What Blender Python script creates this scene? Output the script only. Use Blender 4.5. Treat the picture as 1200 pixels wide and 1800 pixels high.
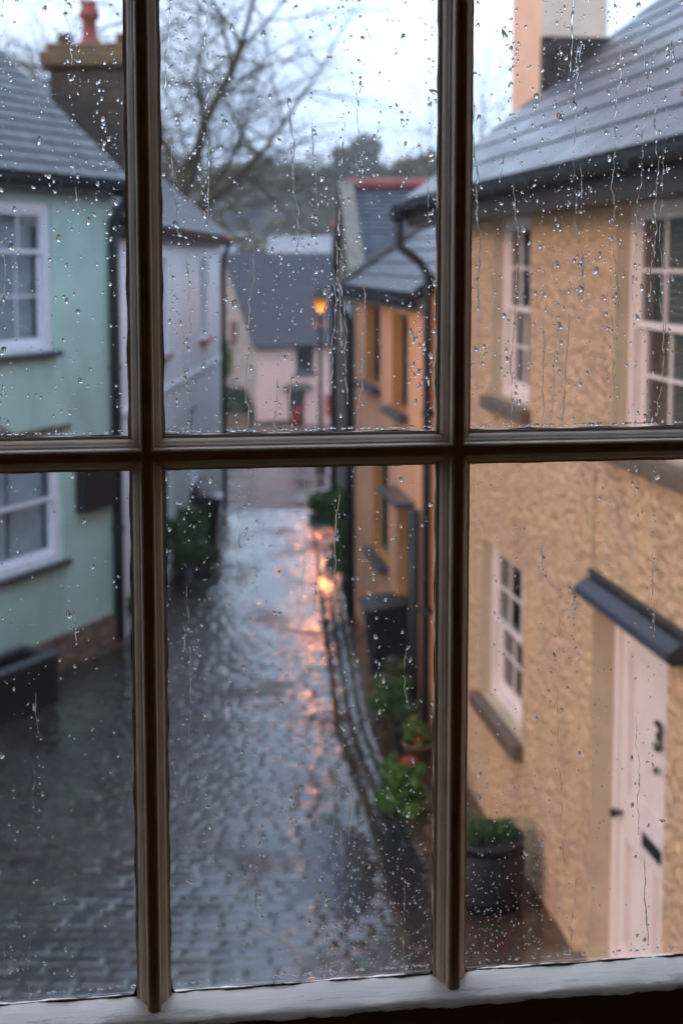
import bpy, math, random
import numpy as np
from mathutils import Vector, Matrix
R = math.radians
scene = bpy.context.scene
for o in list(bpy.data.objects): bpy.data.objects.remove(o)

# ------------------------------------------------------------------ camera
E = 4.7                         # eye height above the lane
FPX = 2400.0                    # focal length in photo pixels (photo 1200x1800)
TILT = R(5.4)
PPY = 686.0                     # row of the optical axis
cd = bpy.data.cameras.new('camera'); cam = bpy.data.objects.new('camera', cd)
scene.collection.objects.link(cam); scene.camera = cam
cd.sensor_fit = 'VERTICAL'; cd.sensor_height = 36; cd.sensor_width = 24
cd.lens = 48.0; cd.shift_y = -(900 - PPY) / 1800.0
cam.location = (0, 0, E); cam.rotation_euler = (R(90) - TILT, 0, 0)
cd.clip_start = 0.05; cd.clip_end = 3000
cd.dof.use_dof = True; cd.dof.focus_distance = 1.30; cd.dof.aperture_fstop = 6.6
cd.dof.aperture_blades = 9

# ------------------------------------------------------------------ world, sun, exposure
SUN_EL, SUN_AZ = R(21), R(236)     # azimuth from +Y clockwise: low in the west, left of the lane
w = bpy.data.worlds.new('World'); scene.world = w; w.use_nodes = True
nt = w.node_tree; nt.nodes.clear()
out = nt.nodes.new('ShaderNodeOutputWorld'); bg = nt.nodes.new('ShaderNodeBackground')
sky = nt.nodes.new('ShaderNodeTexSky'); sky.sky_type = 'NISHITA'; sky.sun_disc = False
sky.sun_elevation = SUN_EL; sky.sun_rotation = SUN_AZ; sky.air_density = 1.6; sky.dust_density = 2.0; sky.ozone_density = 3.0
tc = nt.nodes.new('ShaderNodeTexCoord'); mp = nt.nodes.new('ShaderNodeMapping'); mp.inputs['Scale'].default_value = (1.2, 1.2, 3.0)
nz = nt.nodes.new('ShaderNodeTexNoise'); nz.inputs['Scale'].default_value = 2.2; nz.inputs['Detail'].default_value = 5; nz.inputs['Roughness'].default_value = .5
cr = nt.nodes.new('ShaderNodeValToRGB')
cr.color_ramp.elements[0].position = .3; cr.color_ramp.elements[0].color = (4.9, 6.3, 9.4, 1)
cr.color_ramp.elements[1].position = .72; cr.color_ramp.elements[1].color = (8.6, 9.8, 12.2, 1)
mx = nt.nodes.new('ShaderNodeMix'); mx.data_type = 'RGBA'; mx.inputs[0].default_value = .86
L = nt.links.new
L(tc.outputs['Generated'], mp.inputs[0]); L(mp.outputs[0], nz.inputs['Vector']); L(nz.outputs['Fac'], cr.inputs[0])
L(sky.outputs[0], mx.inputs[6]); L(cr.outputs[0], mx.inputs[7]); L(mx.outputs[2], bg.inputs[0]); L(bg.outputs[0], out.inputs[0])
bg.inputs[1].default_value = 0.14
sl = bpy.data.lights.new('sun', 'SUN'); sun = bpy.data.objects.new('sun', sl); scene.collection.objects.link(sun)
sl.energy = 0.92; sl.angle = R(16); sl.color = (1.0, .60, .33)
sdir = Vector((math.sin(SUN_AZ) * math.cos(SUN_EL), math.cos(SUN_AZ) * math.cos(SUN_EL), math.sin(SUN_EL)))
sun.rotation_euler = sdir.to_track_quat('Z', 'Y').to_euler(); sun.location = (-30, -10, 40)
vs = scene.view_settings; vs.view_transform = 'Standard'; vs.look = 'None'; vs.exposure = 0.70; vs.gamma = 1.0; vs.use_curve_mapping = False
scene.render.engine = 'CYCLES'
cy = scene.cycles; cy.use_denoising = True; cy.max_bounces = 9; cy.diffuse_bounces = 4; cy.glossy_bounces = 4
cy.transmission_bounces = 8; cy.transparent_max_bounces = 16; cy.caustics_refractive = True; cy.sample_clamp_indirect = 6; cy.volume_bounces = 0
try: cy.denoiser = 'OPENIMAGEDENOISE'; cy.denoising_prefilter = 'ACCURATE'
except Exception: pass

# ------------------------------------------------------------------ node material helpers
class NM:
    def __init__(s, name):
        s.m = bpy.data.materials.new(name); s.m.use_nodes = True; s.t = s.m.node_tree
        s.b = s.t.nodes['Principled BSDF']
    def n(s, kind, **kw):
        nd = s.t.nodes.new('ShaderNode' + kind)
        for k, v in kw.items():
            if k.startswith('i_'): nd.inputs[k[2:].replace('_', ' ')].default_value = v
            else: setattr(nd, k, v)
        return nd
    def l(s, a, b): s.t.links.new(a, b)
    def coords(s, what='Object'): return s.n('TexCoord').outputs[what]
    def noise(s, scale, detail=3, rough=.55, vec=None, stretch=None):
        nd = s.n('TexNoise'); nd.inputs['Scale'].default_value = scale; nd.inputs['Detail'].default_value = detail; nd.inputs['Roughness'].default_value = rough
        v = vec or s.coords()
        if stretch:
            mpn = s.n('Mapping'); mpn.inputs['Scale'].default_value = stretch; s.l(v, mpn.inputs[0]); v = mpn.outputs[0]
        s.l(v, nd.inputs['Vector']); return nd.outputs['Fac']
    def ramp(s, fac, stops):
        r = s.n('ValToRGB'); e = r.color_ramp.elements
        while len(e) < len(stops): e.new(.5)
        for el, (p, c) in zip(e, stops):
            el.position = p; el.color = (*c, 1) if len(c) == 3 else c
        s.l(fac, r.inputs[0]); return r.outputs[0]
    def mix(s, fac, a, b, mode='MIX'):
        m = s.n('Mix', data_type='RGBA', blend_type=mode)
        for i, x in ((0, fac), (6, a), (7, b)):
            if hasattr(x, 'links'): s.l(x, m.inputs[i])
            else: m.inputs[i].default_value = x if i == 0 else (*x, 1)
        return m.outputs[2]
    def math(s, op, a, b=0.0):
        m = s.n('Math', operation=op)
        for i, x in ((0, a), (1, b)):
            if hasattr(x, 'links'): s.l(x, m.inputs[i])
            else: m.inputs[i].default_value = x
        return m.outputs[0]
    def bump(s, h, strength=.5, dist=.01, prev=None):
        b = s.n('Bump'); b.inputs['Strength'].default_value = strength; b.inputs['Distance'].default_value = dist
        s.l(h, b.inputs['Height'])
        if prev is not None: s.l(prev, b.inputs['Normal'])
        return b.outputs[0]
    def done(s, base=None, rough=None, normal=None, spec=None, metal=None):
        for k, x in (('Base Color', base), ('Roughness', rough), ('Normal', normal), ('Specular IOR Level', spec), ('Metallic', metal)):
            if x is None: continue
            if hasattr(x, 'links'): s.l(x, s.b.inputs[k])
            else: s.b.inputs[k].default_value = (*x, 1) if isinstance(x, tuple) else x
        return s.m

def paint(name, c, var=.12, rough=.55, scale=3.0, bump=.15, bdist=.003, bscale=40, dirt=None):
    m = NM(name)
    lo = tuple(x * (1 - var) for x in c); hi = tuple(min(1, x * (1 + var)) for x in c)
    col = m.ramp(m.noise(scale, 5), [(.3, lo), (.7, hi)])
    if dirt: col = m.mix(m.ramp(m.noise(1.3, 6, .6, stretch=(1.5, 1.5, .6)), [(.50, (0, 0, 0)), (.75, (.5, .5, .5))]), col, dirt)
    nrm = m.bump(m.noise(bscale, 4), bump, bdist)
    return m.done(col, m.ramp(m.noise(scale * 2, 3), [(.3, (rough * .8,) * 3), (.7, (min(1, rough * 1.2),) * 3)]), nrm)

def roughcast(name, c, c2, lump=1.0, scale=16.0):
    m = NM(name); co = m.coords()
    warp = m.n('TexNoise'); warp.inputs['Scale'].default_value = 9; m.l(co, warp.inputs['Vector'])
    wv = m.n('VectorMath', operation='MULTIPLY_ADD'); m.l(warp.outputs['Color'], wv.inputs[0]); wv.inputs[1].default_value = (.12,) * 3; m.l(co, wv.inputs[2])
    v = m.n('TexVoronoi', feature='SMOOTH_F1'); v.inputs['Scale'].default_value = scale; v.inputs['Smoothness'].default_value = .35; m.l(wv.outputs[0], v.inputs['Vector'])
    h1 = m.math('SUBTRACT', 1.0, v.outputs['Distance']); h2 = m.noise(scale * 2.5, 4, .6, vec=wv.outputs[0])
    big = m.noise(2.2, 4, .5)
    h = m.math('ADD', m.math('MULTIPLY', h1, .9), m.math('MULTIPLY', h2, .5))
    col = m.mix(m.ramp(big, [(.35, (0, 0, 0)), (.7, (1, 1, 1))]), c, c2)
    col = m.mix(m.ramp(m.noise(1.1, 6, .65, stretch=(2.5, 2.5, .6)), [(.50, (0, 0, 0)), (.66, (.5,) * 3)]), col, tuple(x * .6 for x in c2))
    return m.done(col, .8, m.bump(h, lump, .12), spec=.25)

def slate(name, c1, c2, rough=.32, bw=.3, rh=.22, moss=None):
    m = NM(name); uv = m.coords('UV')
    b = m.n('TexBrick'); b.offset = .5; m.l(uv, b.inputs['Vector'])
    b.inputs['Color1'].default_value = (*c1, 1); b.inputs['Color2'].default_value = (*c2, 1); b.inputs['Mortar'].default_value = (.012, .013, .016, 1)
    b.inputs['Scale'].default_value = 1; b.inputs['Mortar Size'].default_value = .014; b.inputs['Brick Width'].default_value = bw; b.inputs['Row Height'].default_value = rh; b.inputs['Bias'].default_value = -.1
    col = m.mix(m.ramp(m.noise(6, 5, .6, vec=uv), [(.3, (.55,) * 3), (.7, (1.25,) * 3)]), b.outputs['Color'], b.outputs['Color'])
    mul = m.n('Mix', data_type='RGBA', blend_type='MULTIPLY'); mul.inputs[0].default_value = 1
    m.l(b.outputs['Color'], mul.inputs[6]); m.l(m.ramp(m.noise(5, 5, .6, vec=uv), [(.3, (.6,) * 3), (.7, (1.3,) * 3)]), mul.inputs[7])
    col = mul.outputs[2]
    if moss: col = m.mix(m.ramp(m.noise(3.5, 6, .7, vec=uv), [(.55, (0, 0, 0)), (.72, (.8,) * 3)]), col, moss)
    nb = m.bump(b.outputs['Fac'], .5, -.006)
    nrm = m.bump(m.noise(9, 4, .6, vec=uv), .35, .01, nb)
    return m.done(col, m.ramp(m.noise(4, 3, vec=uv), [(.3, (rough * .75,) * 3), (.7, (rough * 1.35,) * 3)]), nrm)

def stone(name, c1, c2, mortar, scale=4.0):
    m = NM(name)
    mpn = m.n('Mapping'); mpn.inputs['Scale'].default_value = (1, 1, 1.8); m.l(m.coords(), mpn.inputs[0])
    v = m.n('TexVoronoi', feature='F1'); v.inputs['Scale'].default_value = scale; m.l(mpn.outputs[0], v.inputs['Vector'])
    e = m.n('TexVoronoi', feature='DISTANCE_TO_EDGE'); e.inputs['Scale'].default_value = scale; m.l(mpn.outputs[0], e.inputs['Vector'])
    sep = m.n('SeparateColor'); m.l(v.outputs['Color'], sep.inputs[0])
    col = m.mix(sep.outputs[0], c1, c2)
    joint = m.ramp(e.outputs[0], [(.0, (1, 1, 1)), (.07, (0, 0, 0))])
    col = m.mix(joint, col, mortar)
    col = m.mix(m.ramp(m.noise(2, 5), [(.5, (0, 0, 0)), (.75, (.6,) * 3)]), col, (.03, .035, .015))
    h = m.ramp(e.outputs[0], [(.0, (0, 0, 0)), (.12, (1, 1, 1))])
    return m.done(col, .6, m.bump(m.noise(25, 5), .5, .01, m.bump(h, .9, .02)))

def leafm(name, c1, c2):
    m = NM(name); g = m.n('NewGeometry')
    col = m.mix(g.outputs['Random Per Island'], c1, c2)
    m.b.inputs['Subsurface Weight'].default_value = 0
    return m.done(col, .45)

def thin_glass(name, tint=(1, 1, 1), ior=1.45, gain=1.0):
    m = NM(name); m.t.nodes.remove(m.b)
    tr = m.n('BsdfTransparent'); tr.inputs[0].default_value = (*tint, 1)
    gl = m.n('BsdfGlossy'); gl.inputs['Roughness'].default_value = .0
    lw = m.n('LayerWeight'); lw.inputs[0].default_value = .5      # Schlick reflectance, the same from both faces
    f2 = m.math('MULTIPLY', m.math('ADD', .04, m.math('MULTIPLY', m.math('POWER', lw.outputs['Facing'], 5.0), .96)), gain)
    mx_ = m.n('MixShader'); m.l(f2, mx_.inputs[0]); m.l(tr.outputs[0], mx_.inputs[1]); m.l(gl.outputs[0], mx_.inputs[2])
    m.l(mx_.outputs[0], m.t.nodes['Material Output'].inputs[0]); return m.m

M = {}
M['bar'] = paint('bar_paint', (.66, .45, .28), .12, .42, 30, .2, .0006, 400)
mm = NM('worn_white_paint')
ch = mm.ramp(mm.noise(14, 7, .7, stretch=(.5, 3, 1)), [(.56, (0, 0, 0)), (.6, (1, 1, 1))])
colw = mm.mix(mm.math('MULTIPLY', ch, .55), (.92, .77, .65), (.38, .30, .22))
M['rail'] = mm.done(colw, .35, mm.bump(mm.noise(22, 6, .65, stretch=(.4, 2.5, 1)), .6, .002))
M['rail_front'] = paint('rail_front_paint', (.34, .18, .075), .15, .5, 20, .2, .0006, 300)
M['putty'] = paint('mossy_putty', (.10, .085, .045), .5, .8, 60, .8, .002, 300)
M['pane'] = thin_glass('window_glass', (.97, .985, .98))
M['hglass'] = thin_glass('house_glass', (.6, .66, .68), 1.5, 1.25)
gm = NM('rain_water'); gm.b.inputs['Transmission Weight'].default_value = 1; gm.b.inputs['IOR'].default_value = 1.34
M['water_drop'] = gm.done((1, 1, 1), 0.0)
M['plaster_in'] = paint('interior_plaster', (.80, .60, .40), .05, .9)
M['floor_in'] = paint('interior_boards', (.42, .25, .13), .2, .5)
M['near_wall'] = roughcast('apricot_roughcast', (.96, .575, .325), (.85, .53, .35), 1.0, 17)
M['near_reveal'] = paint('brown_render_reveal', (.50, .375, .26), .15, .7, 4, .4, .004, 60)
M['orange_wall'] = paint('orange_render', (.84, .38, .20), .14, .7, 1.6, .5, .004, 30, dirt=(.34, .2, .12))
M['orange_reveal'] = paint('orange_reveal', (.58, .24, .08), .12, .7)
M['pink_trim'] = paint('pinkish_white_trim', (.74, .60, .56), .06, .35, 5, .15, .001, 120)
M['mint'] = paint('mint_render', (.40, .585, .53), .10, .6, 1.2, .3, .004, 22, dirt=(.20, .30, .25))
M['white_render'] = paint('white_render', (.80, .83, .88), .08, .6, 1.2, .4, .004, 22, dirt=(.45, .44, .46))
M['pink_render'] = paint('pink_render', (.70, .46, .40), .08, .7, 1.0, .3, .004, 16)
M['white_trim'] = paint('white_trim', (.72, .74, .82), .05, .3, 5, .1, .001, 80)
M['stone_sill'] = paint('wet_stone_sill', (.13, .085, .06), .35, .4, 12, .6, .004, 60)
M['dark_sill'] = paint('dark_slate_sill', (.05, .055, .065), .25, .3, 12, .4, .003, 60)
M['black_iron'] = paint('black_iron', (.009, .010, .012), .2, .5, 12, .1, .001, 60)
M['gutter'] = paint('gutter_black', (.016, .02, .026), .2, .55, 8, .1, .001, 60)
M['fascia'] = paint('fascia_brown', (.032, .024, .02), .25, .5, 4)
M['canopy'] = paint('blue_black_canopy', (.018, .02, .034), .25, .42, 10, .3, .002, 60)
M['slate_near'] = slate('wet_slate_near', (.085, .09, .11), (.042, .046, .058), .33, .34, .35, moss=(.05, .05, .035))
M['slate_left'] = slate('wet_slate_left', (.055, .06, .075), (.028, .032, .042), .40, .28, .2)
M['slate_blue'] = slate('pale_wet_slate', (.06, .075, .105), (.04, .052, .078), .3, .3, .24)
M['slate_dark'] = slate('dark_blue_slate', (.035, .05, .08), (.025, .036, .058), .55, .28, .22)
M['slate_far'] = slate('far_grey_slate', (.055, .06, .075), (.04, .045, .06), .6, .3, .25)
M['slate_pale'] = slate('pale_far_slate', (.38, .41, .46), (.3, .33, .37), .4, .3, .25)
M['ridge_red'] = paint('red_ridge_tile', (.24, .055, .045), .25, .5, 8)
M['lead'] = paint('ridge_lead', (.09, .085, .08), .25, .5, 8)
M['rubble'] = stone('rubble_stone', (.26, .17, .12), (.15, .11, .08), (.07, .058, .042), 4.5)
M['grey_gable'] = stone('grey_brown_rubble', (.22, .19, .14), (.15, .135, .10), (.11, .10, .08), 3.5)
M['pale_gable'] = stone('pale_gable_render', (.34, .29, .27), (.28, .245, .23), (.25, .22, .2), 2.0)
M['chim_brick'] = stone('brown_chimney_brick', (.08, .052, .03), (.055, .038, .024), (.05, .04, .028), 6)
M['chim_cap'] = paint('ochre_chimney_cap', (.13, .08, .035), .3, .7, 6, .5, .01, 20)
M['pot_red'] = paint('red_chimney_pot', (.24, .045, .035), .25, .6, 8)
M['chim_orange'] = paint('orange_chimney_render', (.78, .46, .30), .1, .7, 3)
M['chim_cream'] = paint('cream_chimney_render', (.68, .58, .47), .1, .7, 3)
M['chim_dark'] = stone('mossy_dark_chimney_stone', (.055, .04, .032), (.035, .03, .022), (.02, .022, .014), 6)
M['curtain'] = paint('net_curtain', (.8, .82, .86), .15, .9, 6)
M['blind'] = paint('brown_slat_blind', (.34, .22, .15), .15, .6, 6)
M['dark_cloth'] = paint('dark_curtain', (.06, .06, .07), .2, .9, 6)
M['dark_door'] = paint('dark_teal_door', (.022, .04, .042), .2, .35, 6)
M['bin'] = paint('black_bin_plastic', (.008, .009, .010), .2, .5, 8, .1, .001, 60)
M['bin_lid'] = paint('dark_blue_bin_lid', (.02, .03, .06), .2, .3, 8)
M['terracotta'] = paint('terracotta', (.12, .05, .03), .25, .6, 12)
M['soil'] = paint('wet_soil', (.02, .015, .01), .4, .8, 30, 1, .01, 60)
M['leaf_bright'] = leafm('bright_leaf', (.03, .09, .010), (.08, .17, .02))
M['leaf_mid'] = leafm('mid_leaf', (.028, .075, .014), (.06, .125, .025))
M['leaf_dark'] = leafm('dark_leaf', (.012, .035, .012), (.03, .065, .02))
M['leaf_olive'] = leafm('olive_leaf', (.05, .06, .02), (.09, .10, .035))
M['leaf_ever'] = leafm('evergreen_leaf', (.03, .045, .03), (.055, .07, .045))
M['petal_red'] = leafm('red_petal', (.28, .015, .015), (.42, .04, .035))
M['petal_pink'] = leafm('pink_petal', (.6, .2, .12), (.6, .3, .2))
M['bark'] = paint('mossy_bark', (.055, .05, .028), .4, .85, 3, 1, .02, 14)
M['red_paint'] = paint('dark_red_paint', (.30, .012, .015), .2, .4, 6)
M['bright_red'] = paint('bright_red_cloth', (.45, .02, .03), .2, .6, 6)
M['verge'] = paint('grassy_earth', (.055, .06, .03), .5, .9, .6, 1, .05, 3)

# ------------------------------------------------------------------ mesh builder
class MB:
    def __init__(s): s.v = []; s.f = []; s.uv = []
    def quad(s, *pts, uv=None):
        b = len(s.v); s.v += [tuple(p) for p in pts]; s.f.append(tuple(range(b, b + len(pts))))
        s.uv += list(uv) if uv else [(p[0], p[2]) for p in pts]
    def box(s, x0, x1, y0, y1, z0, z1, bev=0):
        if bev:
            return s.bbox(x0, x1, y0, y1, z0, z1, bev)
        P = [(x, y, z) for z in (z0, z1) for y in (y0, y1) for x in (x0, x1)]
        for f in ((0, 2, 3, 1), (4, 5, 7, 6), (0, 1, 5, 4), (2, 6, 7, 3), (0, 4, 6, 2), (1, 3, 7, 5)): s.quad(*[P[i] for i in f])
    def bbox(s, x0, x1, y0, y1, z0, z1, b):
        # box with chamfered vertical and top edges
        def ring(z, i): return [(x0 + i + b, y0 + i, z), (x1 - i - b, y0 + i, z), (x1 - i, y0 + i + b, z), (x1 - i, y1 - i - b, z), (x1 - i - b, y1 - i, z), (x0 + i + b, y1 - i, z), (x0 + i, y1 - i - b, z), (x0 + i, y0 + i + b, z)]
        rs = [ring(z0 + b, 0), ring(z1 - b, 0), ring(z1, b * .7)]; lo = ring(z0, b * .7); rs = [lo] + rs
        for a, c in zip(rs, rs[1:]):
            for k in range(8): s.quad(a[k], a[(k + 1) % 8], c[(k + 1) % 8], c[k])
        s.quad(*rs[-1]); s.quad(*reversed(rs[0]))
    def tube(s, pts, rad, n=8, cap=True):
        pts = [Vector(p) for p in pts]
        if not hasattr(rad, '__len__'): rad = [rad] * len(pts)
        prev = None; rings = []
        for i, p in enumerate(pts):
            t = (pts[min(i + 1, len(pts) - 1)] - pts[max(i - 1, 0)]).normalized()
            a = (prev - t * prev.dot(t)) if prev else (Vector((0, 0, 1)).cross(t) if abs(t.z) < .95 else Vector((1, 0, 0)).cross(t))
            a.normalize(); prev = a; b = t.cross(a)
            rings.append([p + (a * math.cos(2 * math.pi * k / n) + b * math.sin(2 * math.pi * k / n)) * rad[i] for k in range(n)])
        base = len(s.v)
        for r in rings: s.v += [tuple(q) for q in r]
        for i in range(len(rings) - 1):
            for k in range(n):
                f = (base + i * n + k, base + i * n + (k + 1) % n, base + (i + 1) * n + (k + 1) % n, base + (i + 1) * n + k)
                s.f.append(f); s.uv += [(0, 0)] * 4
        if cap:
            s.f.append(tuple(base + k for k in reversed(range(n)))); s.uv += [(0, 0)] * n
            s.f.append(tuple(base + (len(rings) - 1) * n + k for k in range(n))); s.uv += [(0, 0)] * n
    def lathe(s, prof, n=20, cx=0, cy=0, cz=0, sx=1, sy=1):
        base = len(s.v)
        for r, z in prof: s.v += [(cx + sx * r * math.cos(2 * math.pi * k / n), cy + sy * r * math.sin(2 * math.pi * k / n), cz + z) for k in range(n)]
        for i in range(len(prof) - 1):
            for k in range(n): s.f.append((base + i * n + k, base + i * n + (k + 1) % n, base + (i + 1) * n + (k + 1) % n, base + (i + 1) * n + k)); s.uv += [(0, 0)] * 4
        s.f.append(tuple(base + k for k in reversed(range(n)))); s.uv += [(0, 0)] * n
        s.f.append(tuple(base + (len(prof) - 1) * n + k for k in range(n))); s.uv += [(0, 0)] * n
    def build(s, name, mat, parent=None, smooth=False, bevel=0):
        me = bpy.data.meshes.new(name); me.from_pydata(s.v, [], s.f)
        ul = me.uv_layers.new(name='uv'); ul.data.foreach_set('uv', np.array(s.uv, dtype=np.float32).ravel())
        me.materials.append(M[mat]); me.update()
        o = bpy.data.objects.new(name, me); scene.collection.objects.link(o)
        if parent: o.parent = parent
        if smooth: me.polygons.foreach_set('use_smooth', [True] * len(me.polygons))
        if bevel:
            md = o.modifiers.new('bevel', 'BEVEL'); md.width = bevel; md.segments = 2; md.limit_method = 'ANGLE'
            import bmesh
            bm = bmesh.new(); bm.from_mesh(me); bmesh.ops.remove_doubles(bm, verts=bm.verts, dist=1e-5); bm.to_mesh(me); bm.free()
        return o

def npmesh(name, V, F, mat, parent=None, smooth=False):
    me = bpy.data.meshes.new(name); V = np.asarray(V, dtype=np.float32); F = np.asarray(F, dtype=np.int32); k = F.shape[1]
    me.vertices.add(len(V)); me.vertices.foreach_set('co', V.ravel())
    me.loops.add(F.size); me.loops.foreach_set('vertex_index', F.ravel())
    me.polygons.add(len(F)); me.polygons.foreach_set('loop_start', np.arange(0, F.size, k, dtype=np.int32))
    me.polygons.foreach_set('loop_total', np.full(len(F), k, dtype=np.int32))
    if smooth: me.polygons.foreach_set('use_smooth', np.ones(len(F), dtype=bool))
    me.update(calc_edges=True); me.validate(); me.materials.append(M[mat])
    o = bpy.data.objects.new(name, me); scene.collection.objects.link(o)
    if parent: o.parent = parent
    return o

def thing(name, label, cat, loc=(0, 0, 0), rz=0.0, group=None):
    o = bpy.data.objects.new(name, None); scene.collection.objects.link(o); o.location = loc; o.rotation_euler = (0, 0, rz)
    o['label'] = label; o['category'] = cat; o.empty_display_size = .2
    if group: o['group'] = group
    return o
def tag(o, label, cat, group=None):
    o['label'] = label; o['category'] = cat
    if group: o['group'] = group
    return o
def struct(o, kind='structure', label=None):
    o['kind'] = kind
    if label: o['label'] = label
    return o

def gz(Y):                      # height of the lane down the hill
    Y = np.asarray(Y, dtype=float)
    a = .2 - .02 * Y; b = 1.85 - .08 * Y
    g = np.where(Y < 27.5, a, b); g = np.where(Y > 66, -3.43 - .02 * (Y - 66), g)
    return g
def g(Y): return float(gz(Y))
def at(px, py, Y):              # point seen at a photo pixel at distance Y down the lane
    cx = (px - 600) / FPX; cyy = -(py - PPY) / FPX
    d = (cx, math.cos(TILT) + cyy * math.sin(TILT), -math.sin(TILT) + cyy * math.cos(TILT))
    t = Y / d[1]; return Vector((d[0] * t, Y, E + d[2] * t))
#--SECTIONS--
# ------------------------------------------------------------------ ground, lane, road
def ground_sheet():
    xs = np.concatenate([np.linspace(-320, -60, 16), np.linspace(-52, 52, 105), np.linspace(60, 320, 16)])
    ys = np.concatenate([np.linspace(-60, 6, 12), np.linspace(7, 80, 74), np.linspace(84, 420, 85), np.linspace(424, 460, 6)])
    X, Y = np.meshgrid(xs, ys)
    Z = gz(np.minimum(Y, 75.0)) + 0 * X
    t = np.clip((Y - 120) / 190.0, 0, 1); t = t * t * (3 - 2 * t)
    hill = 22 + 5.0 * np.sin(X / 46.0 + 1.0) + 3.5 * np.sin(X / 19.0 + Y / 60.0) - .03 * X
    Z = Z + t * hill - .05
    Z = np.where(Y < 0, gz(0) - .05, Z)
    rng = np.random.RandomState(3); Z += np.where(Y > 100, rng.rand(*Z.shape) * .8, 0)
    ny, nx = X.shape; V = np.stack([X, Y, Z], -1).reshape(-1, 3)
    i = np.arange(ny - 1)[:, None] * nx + np.arange(nx - 1)[None]; F = np.stack([i, i + 1, i + 1 + nx, i + nx], -1).reshape(-1, 4)
    return npmesh('ground', V, F, 'verge', smooth=True)
struct(ground_sheet())

CH = [(7, .62), (9.5, .42), (11, .30), (12.1, .17), (13.6, .0), (18.2, -.2), (26.2, -.52), (30, -.62)]   # the drain channel beside the right kerb
def xch(Y): return np.interp(Y, [c[0] for c in CH], [c[1] for c in CH])

def vmat_lane():
    m = NM('wet_setts')
    a = m.n('Attribute'); a.attribute_name = 'stone'; a.attribute_type = 'GEOMETRY'
    sp = m.n('SeparateColor'); m.l(a.outputs['Color'], sp.inputs[0])       # R random per stone, G joint, B brick side
    sett = m.ramp(sp.outputs[0], [(.0, (.020, .016, .014)), (.35, (.036, .029, .026)), (.6, (.028, .029, .033)), (.85, (.052, .044, .042)), (1, (.020, .024, .022))])
    brick = m.ramp(sp.outputs[0], [(.0, (.05, .024, .016)), (.5, (.085, .04, .026)), (1, (.05, .036, .033))])
    col = m.mix(sp.outputs[2], sett, brick)
    moss = m.mix(m.ramp(m.noise(3.0, 5), [(.45, (0, 0, 0)), (.6, (1, 1, 1))]), (.018, .015, .012), (.02, .04, .008))
    col = m.mix(sp.outputs[1], col, moss)
    stain = m.ramp(m.noise(.8, 6, .65), [(.35, (.55,) * 3), (.65, (1.2,) * 3)])
    mul = m.n('Mix', data_type='RGBA', blend_type='MULTIPLY'); mul.inputs[0].default_value = 1; m.l(col, mul.inputs[6]); m.l(stain, mul.inputs[7])
    rough = m.math('ADD', m.ramp(m.noise(.9, 6, .62), [(.47, (.05,) * 3), (.64, (.38,) * 3)]), m.math('MULTIPLY', sp.outputs[1], .35))
    nrm = m.bump(m.noise(45, 4, .6), .25, .006)
    nrm = m.bump(m.noise(11, 3, .5), .15, .012, nrm)
    m.b.inputs['Coat Weight'].default_value = .6; m.b.inputs['Coat Roughness'].default_value = .06; m.b.inputs['Coat IOR'].default_value = 1.33
    m.l(m.ramp(m.noise(.9, 6, .62), [(.47, (.9,) * 3), (.64, (.2,) * 3)]), m.b.inputs['Coat Weight']); return m.done(mul.outputs[2], rough, nrm, spec=.55)
M['setts'] = vmat_lane()

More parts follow.
